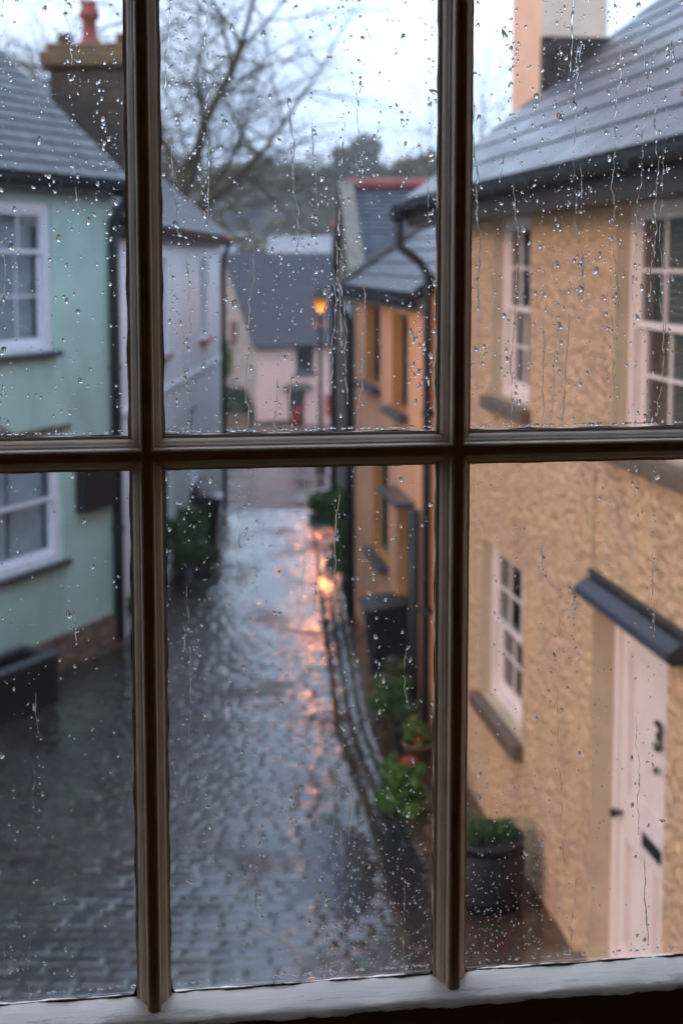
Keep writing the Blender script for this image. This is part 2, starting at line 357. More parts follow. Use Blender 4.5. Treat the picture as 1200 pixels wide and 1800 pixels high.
def lane():
    xs = np.arange(-6.6, 3.2, .026); ys = np.concatenate([np.arange(7.2, 16, .0175), np.arange(16, 27.6, .024)])
    X, Y = np.meshgrid(xs, ys)
    xc = xch(Y)
    def h1(a, b): return np.abs(np.sin(a * 127.1 + b * 311.7) * 43758.5453) % 1.0
    # setts: courses laid across the lane, slightly bowed and wavy
    yy = Y + .05 * np.sin(X * .7) + .008 * np.sin(X * 4.1 + Y * .7) + .005 * np.sin(X * 9 + Y * 3)
    rowp = .135; row = np.floor(yy / rowp); fy = yy / rowp - row
    lp = .17 + .05 * h1(row, 3.0); xx = X + h1(row, 7.0) * .4 + .02 * np.sin(row * 2.3 + X * 3)
    col = np.floor(xx / lp); fx = xx / lp - col; rnd = h1(row, col)
    # brick strip on the right, courses along the lane
    u = X - xc; yy2 = Y + .01 * np.sin(u * 8)
    bp = .085; bc = np.floor(u / bp); bfx = u / bp - bc; by = yy2 + h1(bc, 1.) * .2; br = np.floor(by / .21); bfy = by / .21 - br; rnd2 = h1(bc + 50, br)
    right = u > .26
    d = np.where(right, np.minimum(np.minimum(bfx, 1 - bfx) * bp, np.minimum(bfy, 1 - bfy) * .21), np.minimum(np.minimum(fx, 1 - fx) * lp, np.minimum(fy, 1 - fy) * rowp))
    rn = np.where(right, rnd2, rnd)
    bevel = np.where(right, .012, .018)
    t = np.clip(d / bevel, 0, 1); t = t * t * (3 - 2 * t)
    amp = np.where(right, .006, .011)
    big = .010 * np.sin(X * 2.1 + 1.3) * np.sin(Y * 1.7) + .012 * np.sin(X * .9 + Y * .55)
    H = amp * t + (rn - .5) * np.where(right, .004, .007) * t + ((rn * 7.3 % 1) - .5) * .12 * (fy - .5) * rowp * t + ((rn * 13.7 % 1) - .5) * .07 * (fx - .5) * lp * t + big
    H += .05 * ((X + 1.6) / 3.2) ** 2 * (X < xc)
    # drain channel: two kerb grooves
    for off in (-.02, .13, .24):
        gr = np.clip(1 - np.abs(u - off) / .032, 0, 1); H -= .013 * gr
        t = np.where(np.abs(u - off) < .014, 0, t)
    mid = (u > -.02) & (u < .24)
    H = np.where(mid, H - .006, H)
    # worn hollow where the puddle lies
    px_, py_ = .02 - .10 * (Y - 10.75), 10.75
    hol = np.exp(-((X - px_) / .30) ** 2 - ((Y - py_) / 1.35) ** 2) + .9 * np.exp(-((X + .30) / .30) ** 2 - ((Y - 15.2) / .9) ** 2) + .8 * np.exp(-((X + 1.2) / .4) ** 2 - ((Y - 20.6) / 1.2) ** 2)
    H -= .026 * hol
    Z = gz(Y) + H
    ny, nx = X.shape; V = np.stack([X, Y, Z], -1).reshape(-1, 3)
    i = np.arange(ny - 1)[:, None] * nx + np.arange(nx - 1)[None]; F = np.stack([i, i + 1, i + 1 + nx, i + nx], -1).reshape(-1, 4)
    o = npmesh('lane', V, F, 'setts', smooth=True)
    ca = o.data.color_attributes.new('stone', 'FLOAT_COLOR', 'POINT')
    C = np.stack([rn, 1 - t, right.astype(float), np.ones_like(rn)], -1).reshape(-1, 4).astype(np.float32)
    ca.data.foreach_set('color', C.ravel())
    return o
struct(lane())

mp_ = NM('puddle_water'); M['puddle'] = mp_.done((.012, .014, .018), .13, mp_.bump(mp_.noise(9, 4), .5, .012), spec=.6)
def puddle(cx, cyy, rx, ry, seed, drop=.006):
    random.seed(seed); mb = MB(); n = 60; ph = [random.random() * 6 for _ in range(4)]
    ring = []
    for k in range(n):
        a = 2 * math.pi * k / n; r = 1 + .14 * math.sin(3 * a + ph[0]) + .09 * math.sin(5 * a + ph[1]) + .06 * math.sin(9 * a + ph[2])
        y = cyy + ry * r * math.sin(a); x = cx + rx * r * math.cos(a) - .10 * (y - cyy); ring.append((x, y, g(y) - drop))
    mb.quad(*ring); return struct(mb.build('puddle', 'puddle'))
puddle(.0, 10.9, .8, 3.2, 4, .001)
puddle(-.35, 15.2, .7, 2.0, 8, .004)
puddle(-1.2, 20.6, .9, 2.0, 9, .006)

ma = NM('wet_asphalt')
M['asphalt'] = ma.done(ma.ramp(ma.noise(.5, 5), [(.3, (.045, .042, .045)), (.7, (.07, .066, .07))]), ma.ramp(ma.noise(.7, 5), [(.35, (.1,) * 3), (.65, (.3,) * 3)]), ma.bump(ma.noise(14, 4), .2, .01), spec=.7)
def road():
    xs = np.linspace(-14, 16, 50); ys = np.linspace(27.6, 72, 60); X, Y = np.meshgrid(xs, ys); Z = gz(Y) + .004
    ny, nx = X.shape; V = np.stack([X, Y, Z], -1).reshape(-1, 3)
    i = np.arange(ny - 1)[:, None] * nx + np.arange(nx - 1)[None]; F = np.stack([i, i + 1, i + 1 + nx, i + nx], -1).reshape(-1, 4)
    return npmesh('road', V, F, 'asphalt', smooth=True)
struct(road())
def pavement():
    mb = MB()
    for a, b in zip(np.arange(62.5, 66.4, .65), np.arange(63.15, 67.1, .65)):
        mb.box(-9, 12, a, b, g(b) - .2, g(b) + .13)
    return mb.build('pavement', 'stone_sill')
struct(pavement())
def kerb():
    mb = MB(); 
    for k in range(8):
        x0 = -2.3 + k * .36; mb.box(x0, x0 + .35, 27.45, 27.6, g(27.6) - .1, g(27.5) + .035)
    return mb.build('kerb', 'stone_sill')
struct(kerb())

# ------------------------------------------------------------------ house building helpers (local frame: x along the front, y into the house)
def wall_front(mb, L_, z0, z1, ops, depth=.11, y=0.0):
    xs = sorted({0, L_, *[o[0] for o in ops], *[o[1] for o in ops]}); zs = sorted({z0, z1, *[o[2] for o in ops], *[o[3] for o in ops]})
    for a, b in zip(xs, xs[1:]):
        for c, d in zip(zs, zs[1:]):
            mx_, mz = (a + b) / 2, (c + d) / 2
            if any(o[0] < mx_ < o[1] and o[2] < mz < o[3] for o in ops): continue
            mb.quad((a, y, c), (b, y, c), (b, y, d), (a, y, d))
def reveals(mb, ops, depth, y=0.0):
    for x0, x1, z0, z1 in ops:
        mb.quad((x0, y, z0), (x0, y + depth, z0), (x0, y + depth, z1), (x0, y, z1))
        mb.quad((x1, y, z0), (x1, y, z1), (x1, y + depth, z1), (x1, y + depth, z0))
        mb.quad((x0, y, z1), (x0, y + depth, z1), (x1, y + depth, z1), (x1, y, z1))
        mb.quad((x0, y, z0), (x1, y, z0), (x1, y + depth, z0), (x0, y + depth, z0))
def shell(mb, L_, D, z0, z1, ops, ridge=None, ridge_y=None):
    wall_front(mb, L_, z0, z1, ops)
    mb.quad((0, D, z0), (0, D, z1), (L_, D, z1), (L_, D, z0))
    for x, fl in ((0, 0), (L_, 1)):
        p = [(x, 0, z0), (x, 0, z1)] + ([(x, ridge_y, ridge)] if ridge else []) + [(x, D, z1), (x, D, z0)]
        if fl: p.reverse()
        mb.quad(*p)
def slope(mb, el, er, rr, rl, gauge=.22, lift=.014, thick=.05):
    el, er, rr, rl = map(Vector, (el, er, rr, rl)); Ls = ((rl + rr) / 2 - (el + er) / 2).length; n = max(2, int(Ls / gauge))
    nrm = (er - el).cross((rl + rr) / 2 - (el + er) / 2).normalized()
    xd = (er - el).normalized()
    def P(s, t): return (el.lerp(er, s)).lerp(rl.lerp(rr, s), t)
    for i in range(n):
        t0, t1 = i / n, (i + 1) / n
        a, b, c, d = P(0, t0) + nrm * lift, P(1, t0) + nrm * lift, P(1, t1), P(0, t1)
        uvf = lambda p, t: ((p - el).dot(xd), t * n * gauge)
        mb.quad(a, b, c, d, uv=[uvf(a, t0), uvf(b, t0), uvf(c, t1), uvf(d, t1)])
        a2, b2 = P(0, t0), P(1, t0)
        mb.quad(a2, b2, b, a, uv=[uvf(a, t0)] * 4)
    q = [p - nrm * thick for p in (el, er, rr, rl)]
    mb.quad(q[3], q[2], q[1], q[0])
    mb.quad(el, q[0], q[1], er); mb.quad(el, rl, q[3], q[0]); mb.quad(er, q[1], q[2], rr); mb.quad(rl, rr, q[2], q[3])
def bars(mb, x0, x1, z0, z1, y0, y1, nx, nz, wd=.022):
    for i in range(1, nx):
        x = x0 + (x1 - x0) * i / nx; mb.box(x - wd / 2, x + wd / 2, y0, y1, z0, z1)
    for j in range(1, nz):
        z = z0 + (z1 - z0) * j / nz; mb.box(x0, x1, y0 + .002, y1 - .002, z - wd / 2, z + wd / 2)
def ring(mb, x0, x1, z0, z1, y0, y1, wd, wb=None):
    wb = wb or wd
    mb.box(x0, x0 + wd, y0, y1, z0, z1); mb.box(x1 - wd, x1, y0, y1, z0, z1)
    mb.box(x0 + wd, x1 - wd, y0 + .001, y1 - .001, z1 - wd, z1); mb.box(x0 + wd, x1 - wd, y0 + .001, y1 - .001, z0, z0 + wb)
def sash_window(parent, x0, x1, z0, z1, y, trim, nx=3, nz=2, nx2=None, nz2=None, split=.5, fw=.07, sill='stone_sill', sillz=.11, sillp=.09, curtain=None, label=None, so=.06):
    nx2 = nx2 or nx; nz2 = nz2 or nz
    f = MB(); ring(f, x0 + .002, x1 - .002, z0 + .002, z1 - .002, y, y + .13, fw, fw * .8); w_ = f.build('window', trim, parent, bevel=.004)
    if label: w_['label'] = label
    a, b, c, d = x0 + fw, x1 - fw, z0 + fw * .8, z1 - fw; zm = c + (d - c) * split
    s = MB(); ring(s, a, b, zm - .025, d, y + .025, y + .06, .045); bars(s, a + .045, b - .045, zm + .02, d - .045, y + .03, y + .052, nx, nz); s.build('upper_sash', trim, w_, bevel=.002)
    s = MB(); ring(s, a, b, c, zm + .02, y + .066, y + .10, .045, .07); bars(s, a + .045, b - .045, c + .07, zm - .025, y + .072, y + .094, nx2, nz2); s.build('lower_sash', trim, w_, bevel=.002)
    p = MB(); p.quad((a + .03, y + .043, zm), (b - .03, y + .043, zm), (b - .03, y + .043, d - .03), (a + .03, y + .043, d - .03)); p.build('pane', 'hglass', w_)
    p = MB(); p.quad((a + .03, y + .083, c + .04), (b - .03, y + .083, c + .04), (b - .03, y + .083, zm), (a + .03, y + .083, zm)); p.build('pane', 'hglass', w_)
    if sill:
        k = MB(); k.box(x0 - .07, x1 + .07, -sillp, y + .01, z0 - sillz, z0 - .001); k.build('sill', sill, w_, bevel=.012)
    if curtain == 'net':
        for q0, q1 in ((a, a + (b - a) * .46), (a + (b - a) * .52, b)):
            c_ = MB(); n = 40
            for i in range(n):
                u0, u1 = q0 + (q1 - q0) * i / n, q0 + (q1 - q0) * (i + 1) / n
                w0, w1 = .02 * math.sin(i * .9), .02 * math.sin((i + 1) * .9)
                c_.quad((u0, y + .2 + w0, c), (u1, y + .2 + w1, c), (u1, y + .2 + w1, d), (u0, y + .2 + w0, d))
            c_.build('curtain', 'curtain', w_, smooth=True)
    if curtain == 'dark':
        c_ = MB(); n = 40
        for i in range(n):
            u0, u1 = a + (b - a) * i / n, a + (b - a) * (i + 1) / n; w0, w1 = .03 * math.sin(i * .8), .03 * math.sin((i + 1) * .8)
            c_.quad((u0, y + .25 + w0, c), (u1, y + .25 + w1, c), (u1, y + .25 + w1, d), (u0, y + .25 + w0, d))
        c_.build('curtain', 'dark_cloth', w_, smooth=True)
    if curtain == 'blind':
        c_ = MB(); z = c
        while z < d: c_.quad((a, y + .15, z), (b, y + .15, z), (b, y + .185, z + .03), (a, y + .185, z + .03)); z += .045
        c_.build('blind', 'blind', w_)
    return w_
def gutter(parent, x0, x1, y, z, r=.06, name='gutter'):
    mb = MB(); n = 8; pts = [(y + r * math.cos(math.pi + math.pi * k / n), z + r * math.sin(math.pi + math.pi * k / n)) for k in range(n + 1)]
    inn = [(y + (r - .008) * math.cos(math.pi + math.pi * k / n), z + (r - .008) * math.sin(math.pi + math.pi * k / n)) for k in range(n + 1)]
    for (a, b), (c, d), (e, f), (h, i) in zip(pts, pts[1:], inn, inn[1:]):
        mb.quad((x0, a, b), (x0, c, d), (x1, c, d), (x1, a, b)); mb.quad((x0, e, f), (x1, e, f), (x1, h, i), (x0, h, i))
    for x in (x0, x1): mb.quad(*[(x, a, b) for a, b in pts])
    xx = x0 + .3
    while xx < x1:
        mb.box(xx, xx + .03, y - r - .004, y + r + .02, z - r - .012, z - r * .3); xx += .9
    return mb.build(name, 'gutter', parent)
def downpipe(parent, pts, r=.04, name='downpipe', mat='gutter', brackets=()):
    mb = MB(); mb.tube(pts, r, 10)
    o = mb.build(name, mat, parent, smooth=True)
    for (x, y, z) in brackets:
        b = MB(); b.tube([(x, y, z - .03), (x, y, z + .03)], r * 1.25, 10); b.box(x - .1, x + .1, y + r, y + r + .02, z - .02, z + .02); b.build('pipe_bracket', mat, o)
    return o
def frame_rot(dx, dy): return math.atan2(dy, dx)

# ------------------------------------------------------------------ apricot roughcast house, right
s_ = lambda Y: (13.4 - Y) * 1.0106
NH = thing('roughcast_house', 'apricot roughcast house on the right with pinkish sash windows and numbered front door', 'house', (.924, 13.4, 0), frame_rot(.1445, -.9895))
def near_house():
    T = NH; Lh, D, z0, z1 = 9.2, 7.0, -1.0, 5.28
    ridge_y, ridge = 3.5, 5.28 + 3.5 * .78
    ul = (s_(11.24), s_(10.16), 3.60, 5.06); ur = (s_(8.33), s_(6.98), 3.60, 5.06); ll = (s_(11.5), s_(10.24), 1.0, 2.35); dr = (s_(8.64), s_(7.38), .12, 2.50)
    ops = [ul, ur, ll, dr]
    mb = MB(); shell(mb, Lh, D, z0, z1, ops, ridge, ridge_y); mb.build('wall', 'near_wall', T)
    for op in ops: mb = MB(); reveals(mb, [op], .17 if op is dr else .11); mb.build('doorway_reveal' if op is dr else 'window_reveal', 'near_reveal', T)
    sash_window(T, *ul, .09, 'pink_trim', 3, 2, curtain='dark', label='upper sash window nearer the chimney end')
    sash_window(T, *ur, .09, 'pink_trim', 3, 2, curtain='blind', label='upper sash window with a brown slatted blind')
    sash_window(T, *ll, .09, 'pink_trim', 3, 2, curtain='dark', sillz=.13, label='ground floor sash window above a stone sill')
    # door
    x0, x1, za, zb = dr
    f = MB(); ring(f, x0 + .002, x1 - .002, za, zb - .002, .15, .24, .085, .03); f.build('door_frame', 'pink_trim', T, bevel=.006)
    d = MB(); a, b = x0 + .09, x1 - .09; c, e = za + .035, zb - .09
    d.box(a, b, .155, .19, c, e)
    # raised stiles, rails and panel mouldings on the leaf
    wx = b - a; lay = [(c + .14, c + .86), (c + 1.13, e - .13)]
    d.box(a, a + .11, .125, .155, c, e); d.box(b - .11, b, .125, .155, c, e); d.box(a + wx / 2 - .05, a + wx / 2 + .05, .126, .155, c, lay[0][1] + .001)
    for zz0, zz1 in ((c, c + .14), (c + .86, c + 1.13), (e - .13, e)): d.box(a + .11, b - .11, .1255, .155, zz0, zz1)
    for zl, zh, xs in ((lay[1][0], lay[1][1], [(a + .11, b - .11)]), (lay[0][0], lay[0][1], [(a + .11, a + wx / 2 - .05), (a + wx / 2 + .05, b - .11)])):
        for q0, q1 in xs:
            ring(d, q0 + .005, q1 - .005, zl + .005, zh - .005, .131, .155, .02); ring(d, q0 + .05, q1 - .05, zl + .05, zh - .05, .141, .155, .02); d.box(q0 + .07, q1 - .07, .146, .155, zl + .07, zh - .07)
    dd = d.build('door', 'pink_trim', T, bevel=.003); dd.location.y = .05
    cxd = a + wx / 2 + .03
    lb = MB(); lb.box(cxd - .15, cxd + .15, .112, .125, c + .945, c + 1.03); lb.box(cxd - .12, cxd + .12, .106, .112, c + .965, c + 1.01); lb.build('letterbox', 'black_iron', dd, bevel=.003)
    k = MB(); k.tube([(a + .05, .125, c + 1.0), (a + .05, .07, c + 1.0)], .014, 10); k.tube([(a + .05, .085, c + 1.0), (a + .05, .075, c + 1.0), (a + .05, .05, c + 1.0), (a + .05, .045, c + 1.0)], [.012, .032, .03, .012], 14); k.build('door_knob', 'black_iron', dd, smooth=True)
    k = MB(); k.lathe([(.0, 0), (.02, .002), (.028, .01), (.02, .02), (0, .024)], 14); kn = k.build('knocker', 'black_iron', dd, smooth=True); kn.location = (cxd + .06, .122, c + 1.50); kn.rotation_euler = (R(90), 0, 0)
    cu = bpy.data.curves.new('three', 'FONT'); cu.body = '3'; cu.size = .26; cu.extrude = .006; cu.align_x = 'CENTER'; cu.offset = .004
    tmp = bpy.data.objects.new('tmp', cu); scene.collection.objects.link(tmp); bpy.context.view_layer.update()
    me = bpy.data.meshes.new_from_object(tmp); bpy.data.objects.remove(tmp); me.materials.clear(); me.materials.append(M['black_iron'])
    no = bpy.data.objects.new('door_number', me); scene.collection.objects.link(no); no.parent = dd
    no.rotation_euler = (R(90), 0, 0); no.location = (cxd + .06, .118, c + 1.62)
    st = MB(); st.box(x0 - .1, x1 + .1, -.28, .14, -.3, .115); st.build('door_step', 'stone_sill', T, bevel=.015)
    # canopy: sloping slate hood on a moulded board
    h = MB(); xa, xb = x0 + .0, x1 + .30
    prof = [(-.125, 2.575), (-.14, 2.595), (-.12, 2.63), (-.05, 2.675), (0, 2.69), (0.0, 2.56), (-.05, 2.56), (-.09, 2.55)]
    for (p, q), (r_, t) in zip(prof, prof[1:] + prof[:1]): h.quad((xa, p, q), (xb, p, q), (xb, r_, t), (xa, r_, t))
    h.quad(*[(xa, p, q) for p, q in prof]); h.quad(*[(xb, p, q) for p, q in reversed(prof)]); h.build('door_canopy', 'canopy', T)
    fl = MB(); fl.box(xa - .03, xb + .03, -.03, 0.002, 2.692, 2.735); fl.build('canopy_flashing', 'chim_dark', T, bevel=.01)
    # roof
    ov = .30; ze = z1 - ov * .78 + .25; ridge += .13
    mb = MB(); slope(mb, (-.14, -ov, ze), (Lh + .1, -ov, ze), (Lh + .1, ridge_y, ridge + .12), (-.14, ridge_y, ridge + .12), .35, .011, .06)
    slope(mb, (Lh + .1, D + ov, ze), (-.14, D + ov, ze), (-.14, ridge_y, ridge + .12), (Lh + .1, ridge_y, ridge + .12), .25, .022, .06)
    rf = mb.build('roof', 'slate_near', T)
    rt = MB(); n = int((Lh + .24) / .45)
    for i in range(n): rt.tube([(-.14 + i * .45, ridge_y, ridge + .1), (-.14 + i * .45 + .44, ridge_y, ridge + .1)], .1, 10)
    rt.build('ridge_tiles', 'lead', rf, smooth=False)
    v = MB(); 
    v.quad((-.10, -ov, ze - .08), (-.10, -ov, ze - .2), (-.10, ridge_y, ridge - .12), (-.10, ridge_y, ridge + .04)); v.quad((-.07, -ov, ze - .08), (-.07, ridge_y, ridge + .04), (-.07, ridge_y, ridge - .12), (-.07, -ov, ze - .2)); v.build('verge_board', 'black_iron', T)
    fa = MB(); fa.box(-.12, Lh + .08, -ov + .03, -ov + .055, ze - .26, ze - .055); fa.box(-.12, Lh + .08, -ov + .055, 0, ze - .26, ze - .24); fa.build('fascia', 'fascia', T)
    gutter(T, -.2, Lh + .1, -ov - .045, ze - .05, .07)
    # hopper and swan neck
    xg = -.12
    downpipe(T, [(xg, -ov - .05, ze - .1), (xg, -ov - .05, ze - .36), (xg + .0, -ov - .03, ze - .46), (xg + .03, -.15, ze - .60), (xg + .04, -.07, ze - .72), (xg + .04, -.065, ze - .9), (xg + .04, -.065, 0)], .045,
             brackets=[(xg + .04, -.065, 3.2), (xg + .04, -.065, 1.2)])
    hp = MB(); hp.box(xg - .09, xg + .09, -ov - .13, -ov + .02, ze - .2, ze - .08); hp.build('hopper', 'gutter', T, bevel=.01)
    # chimney standing on the far gable
    c = MB(); c.box(-.95, .06, 1.0, 1.64, 3.0, 9.1); ch = c.build('chimney', 'chim_orange', T)
    c = MB(); c.box(.062, .10, 1.005, 1.66, 6.86, 9.1); c.build('chimney_face', 'chim_cream', ch)
    c = MB(); c.box(.05, .16, 1.0, 1.74, 5.4, 6.86); c.build('chimney_base', 'chim_dark', ch, bevel=.02)
    c = MB(); c.box(-1.01, .16, .94, 1.72, 9.1, 9.22); c.build('chimney_cap', 'chim_dark', ch, bevel=.02)
    for xx in (-.7, -.2):
        c = MB(); c.lathe([(.14, 0), (.12, .05), (.11, .4), (.14, .44), (.14, .5), (.09, .5)], 16, xx, 1.33, 9.22); c.build('chimney_pot', 'pot_red', ch, smooth=True)
    # thin cable down the render
    cb = MB(); xw = s_(8.62); random.seed(3); cb.tube([(xw + random.uniform(-.006, .006), -.02, z) for z in np.linspace(3.52, 2.76, 8)], .008, 6); cb.build('cable', 'near_reveal', T, smooth=True)
    dp = MB(); dp.tube([(s_(6.4), -.07, ze - .1), (s_(6.4), -.07, 0)], .04, 10); dp.build('downpipe', 'gutter', T, smooth=True)
near_house()

# ------------------------------------------------------------------ mint rendered house, left
dm = Vector((.458, 1)).normalized()
MH_L = 8.0; corner = Vector((-2.8, 16.8)); o_ = corner - dm * MH_L
MT = thing('mint_house', 'pale mint green rendered house with white windows and rubble stone plinth on the left', 'house', (o_.x, o_.y, 0), frame_rot(dm.x, dm.y))
def mint_house():
    T = MT; Lh, D, z0, z1 = MH_L, 7.0, -1.0, 5.74; ridge_y, ridge = 3.2, 5.74 + 3.2 * .86
    def sx(px, Y=None):   # facade position of a photo column
        k = (px - 600) / FPX; # X = k*Y ; X = -2.8+.458(Y-16.8)
        Y = (-2.8 - .458 * 16.8) / (k - .458); return MH_L + (Y - 16.8) / dm.y
    up = (sx(94) - 1.45, sx(94), 3.68, 5.36); lo = (sx(104) - 1.45, sx(104), 1.22, 2.72)
    ops = [up, lo]
    mb = MB(); shell(mb, Lh, D, z0, z1, ops, ridge, ridge_y); mb.build('wall', 'mint', T)
    for op in ops: mb = MB(); reveals(mb, [op], .07); mb.build('window_reveal', 'mint', T)
    sash_window(T, *up, .03, 'white_trim', 3, 1, 3, 2, split=.70, fw=.10, sill='dark_sill', sillz=.07, curtain='net', label='upper white window with net curtains')
    sash_window(T, *lo, .03, 'white_trim', 1, 1, 1, 1, split=.5, fw=.10, sill='dark_sill', sillz=.07, curtain='net', label='lower white window with two plain sashes')
    dh = MB(); dh.box(lo[0] - .1, lo[1] + .12, -.07, .002, lo[3] + .04, lo[3] + .09); dh.build('drip_mould', 'stone_sill', T, bevel=.01)
    pl = MB(); pl.box(0, Lh + .02, -.05, .0, -1, .34); pl.box(Lh + .002, Lh + .05, -.05, D, -1, .34); pl.build('plinth', 'rubble', T, bevel=.02)
    ov = .22; ze = z1 - ov * .86 + .12
    mb = MB(); slope(mb, (-.1, -ov, ze), (Lh + .14, -ov, ze), (Lh + .14, ridge_y, ridge + .12), (-.1, ridge_y, ridge + .12), .2, .014, .06)
    slope(mb, (Lh + .14, D + ov, ze), (-.1, D + ov, ze), (-.1, ridge_y, ridge + .12), (Lh + .14, ridge_y, ridge + .12), .2, .014, .06)
    mb.build('roof', 'slate_left', T)
    fa = MB(); fa.box(-.08, Lh + .1, -ov + .03, -ov + .05, ze - .2, ze - .05); fa.box(-.08, Lh + .1, -ov + .05, 0, ze - .2, ze - .18); fa.build('fascia', 'black_iron', T)
    gutter(T, -.1, Lh + .1, -ov - .04, ze - .05, .065)
    v = MB(); v.box(Lh + .075, Lh + .1, 0, .02, 0, .1)
    v = MB(); a_ = (Lh + .11, -ov, ze - .06); v.quad((Lh + .11, -ov, ze - .06), (Lh + .11, -ov, ze - .2), (Lh + .11, ridge_y, ridge - .1), (Lh + .11, ridge_y, ridge + .05)); v.quad((Lh + .08, -ov, ze - .2), (Lh + .08, -ov, ze - .06), (Lh + .08, ridge_y, ridge + .05), (Lh + .08, ridge_y, ridge - .1)); v.build('verge_board', 'black_iron', T)
    downpipe(T, [(Lh - .06, -ov - .04, ze - .1), (Lh - .06, -ov - .03, ze - .25), (Lh - .06, -.06, ze - .5), (Lh - .06, -.06, ze - .7), (Lh - .06, -.06, .0)], .065, brackets=[(Lh - .06, -.06, 3.4), (Lh - .06, -.06, 1.4)])
    # dark wall cabinet by the corner
    c = MB(); q0, q1 = sx(127), sx(186); c.box(q0, q1, -.13, 0, 1.72, 2.24); c.build('meter_cabinet', 'black_iron', T, bevel=.015)
    ca = MB(); xw = sx(-30); ca.quad((xw - 1.4, -.34, 2.90), (xw, -.34, 2.90), (xw, 0, 3.05), (xw - 1.4, 0, 3.05)); ca.quad((xw - 1.4, -.34, 2.84), (xw - 1.4, 0, 2.84), (xw, 0, 2.84), (xw, -.34, 2.84))
    ca.quad((xw - 1.4, -.34, 2.84), (xw, -.34, 2.84), (xw, -.34, 2.90), (xw - 1.4, -.34, 2.90)); ca.quad((xw, -.34, 2.84), (xw, 0, 2.84), (xw, 0, 3.05), (xw, -.34, 2.90)); ca.build('door_canopy', 'stone_sill', T)
mint_house()

# ------------------------------------------------------------------ white rendered house beyond the mint one
WH = thing('white_house', 'white rendered house beside the lane beyond the mint house, slate roof and mossy chimney', 'house', (-2.78, 17.15, 0), frame_rot(.38, 10.05))
def white_house():
    T = WH; Lh, D, z0, z1 = 10.05, 6.4, -1.5, 5.26; ridge_y, ridge = 3.2, 5.26 + 3.2 * .85
    def sp(px): k = (px - 600) / FPX; Y = (-2.78 - .0378 * 17.15) / (k - .0378); return (Y - 17.15) * 1.0007
    ops = [(sp(352), sp(352) + 1.05, 3.30, 4.75), (sp(272), sp(272) + 1.1, 3.30, 4.75), (sp(332), sp(332) + 1.0, .9, 2.2), (sp(280), sp(280) + .95, .0, 2.15)]
    mb = MB(); shell(mb, Lh, D, z0, z1, ops, ridge, ridge_y); mb.build('wall', 'white_render', T)
    for op in ops: mb = MB(); reveals(mb, [op], .1); mb.build('window_reveal', 'white_render', T)
    for o in ops[:3]: sash_window(T, *o, .06, 'white_trim', 2, 2, fw=.06, sill='dark_sill', sillz=.07, curtain='net')
    x0, x1, za, zb = ops[3]; d = MB(); d.box(x0 + .002, x1 - .002, .06, .1, za - .3, zb); d.box(x0 + .1, x1 - .1, .05, .06, za + .2, za + .9); d.box(x0 + .1, x1 - .1, .05, .06, za + 1.1, zb - .15); d.build('door', 'dark_door', T)
    b = MB(); b.box(-.0, Lh + .02, -.03, -.001, 2.72, 2.82); b.build('string_course', 'white_render', T, bevel=.008)
    ov = .2; ze = z1 - ov * .85 + .1
    mb = MB(); slope(mb, (-.1, -ov, ze), (Lh + .12, -ov, ze), (Lh + .12, ridge_y, ridge + .1), (-.1, ridge_y, ridge + .1), .2)
    slope(mb, (Lh + .12, D + ov, ze), (-.1, D + ov, ze), (-.1, ridge_y, ridge + .1), (Lh + .12, ridge_y, ridge + .1), .2); mb.build('roof', 'slate_left', T)
    gutter(T, -.1, Lh + .12, -ov - .04, ze - .05, .06)
    fa = MB(); fa.box(-.08, Lh + .1, -ov + .03, -ov + .05, ze - .2, ze - .05); fa.box(-.08, Lh + .1, -ov + .05, 0, ze - .2, ze - .18); fa.build('fascia', 'black_iron', T)
    downpipe(T, [(Lh - .1, -ov - .04, ze - .1), (Lh - .1, -.07, ze - .4), (Lh - .1, -.07, -.3)], .05, brackets=[(Lh - .1, -.07, 3), (Lh - .1, -.07, 1.2)])
    q = T.matrix_world
    c = MB(); x0 = 3.3; c.box(x0, x0 + .75, .55, 1.65, 4.8, 7.55); ch = c.build('chimney', 'chim_brick', T)
    c = MB(); c.box(x0 - .12, x0 + .87, .43, 1.77, 7.55, 7.78, .03); c.box(x0 - .04, x0 + .79, .5, 1.7, 7.782, 7.9, .03); c.build('chimney_cap', 'chim_cap', ch)
    for yy_, hh in ((.93, .62),):
        c = MB(); c.lathe([(.17, 0), (.15, .06), (.115, .12), (.105, .38), (.15, .42), (.16, .5), (.12, .54), (.11, .6), (.14, .66), (.09, .66)], 18, x0 + .38, yy_ + .2, 7.9); c.build('chimney_pot', 'pot_red', ch, smooth=True)
    for k, yy_ in enumerate((.62, 1.5)):
        c = MB(); c.lathe([(.12, 0), (.11, .16), (.13, .18), (.08, .18)], 14, x0 + .38, yy_, 7.9); c.build('chimney_pot', 'chim_cap', ch, smooth=True)
white_house()

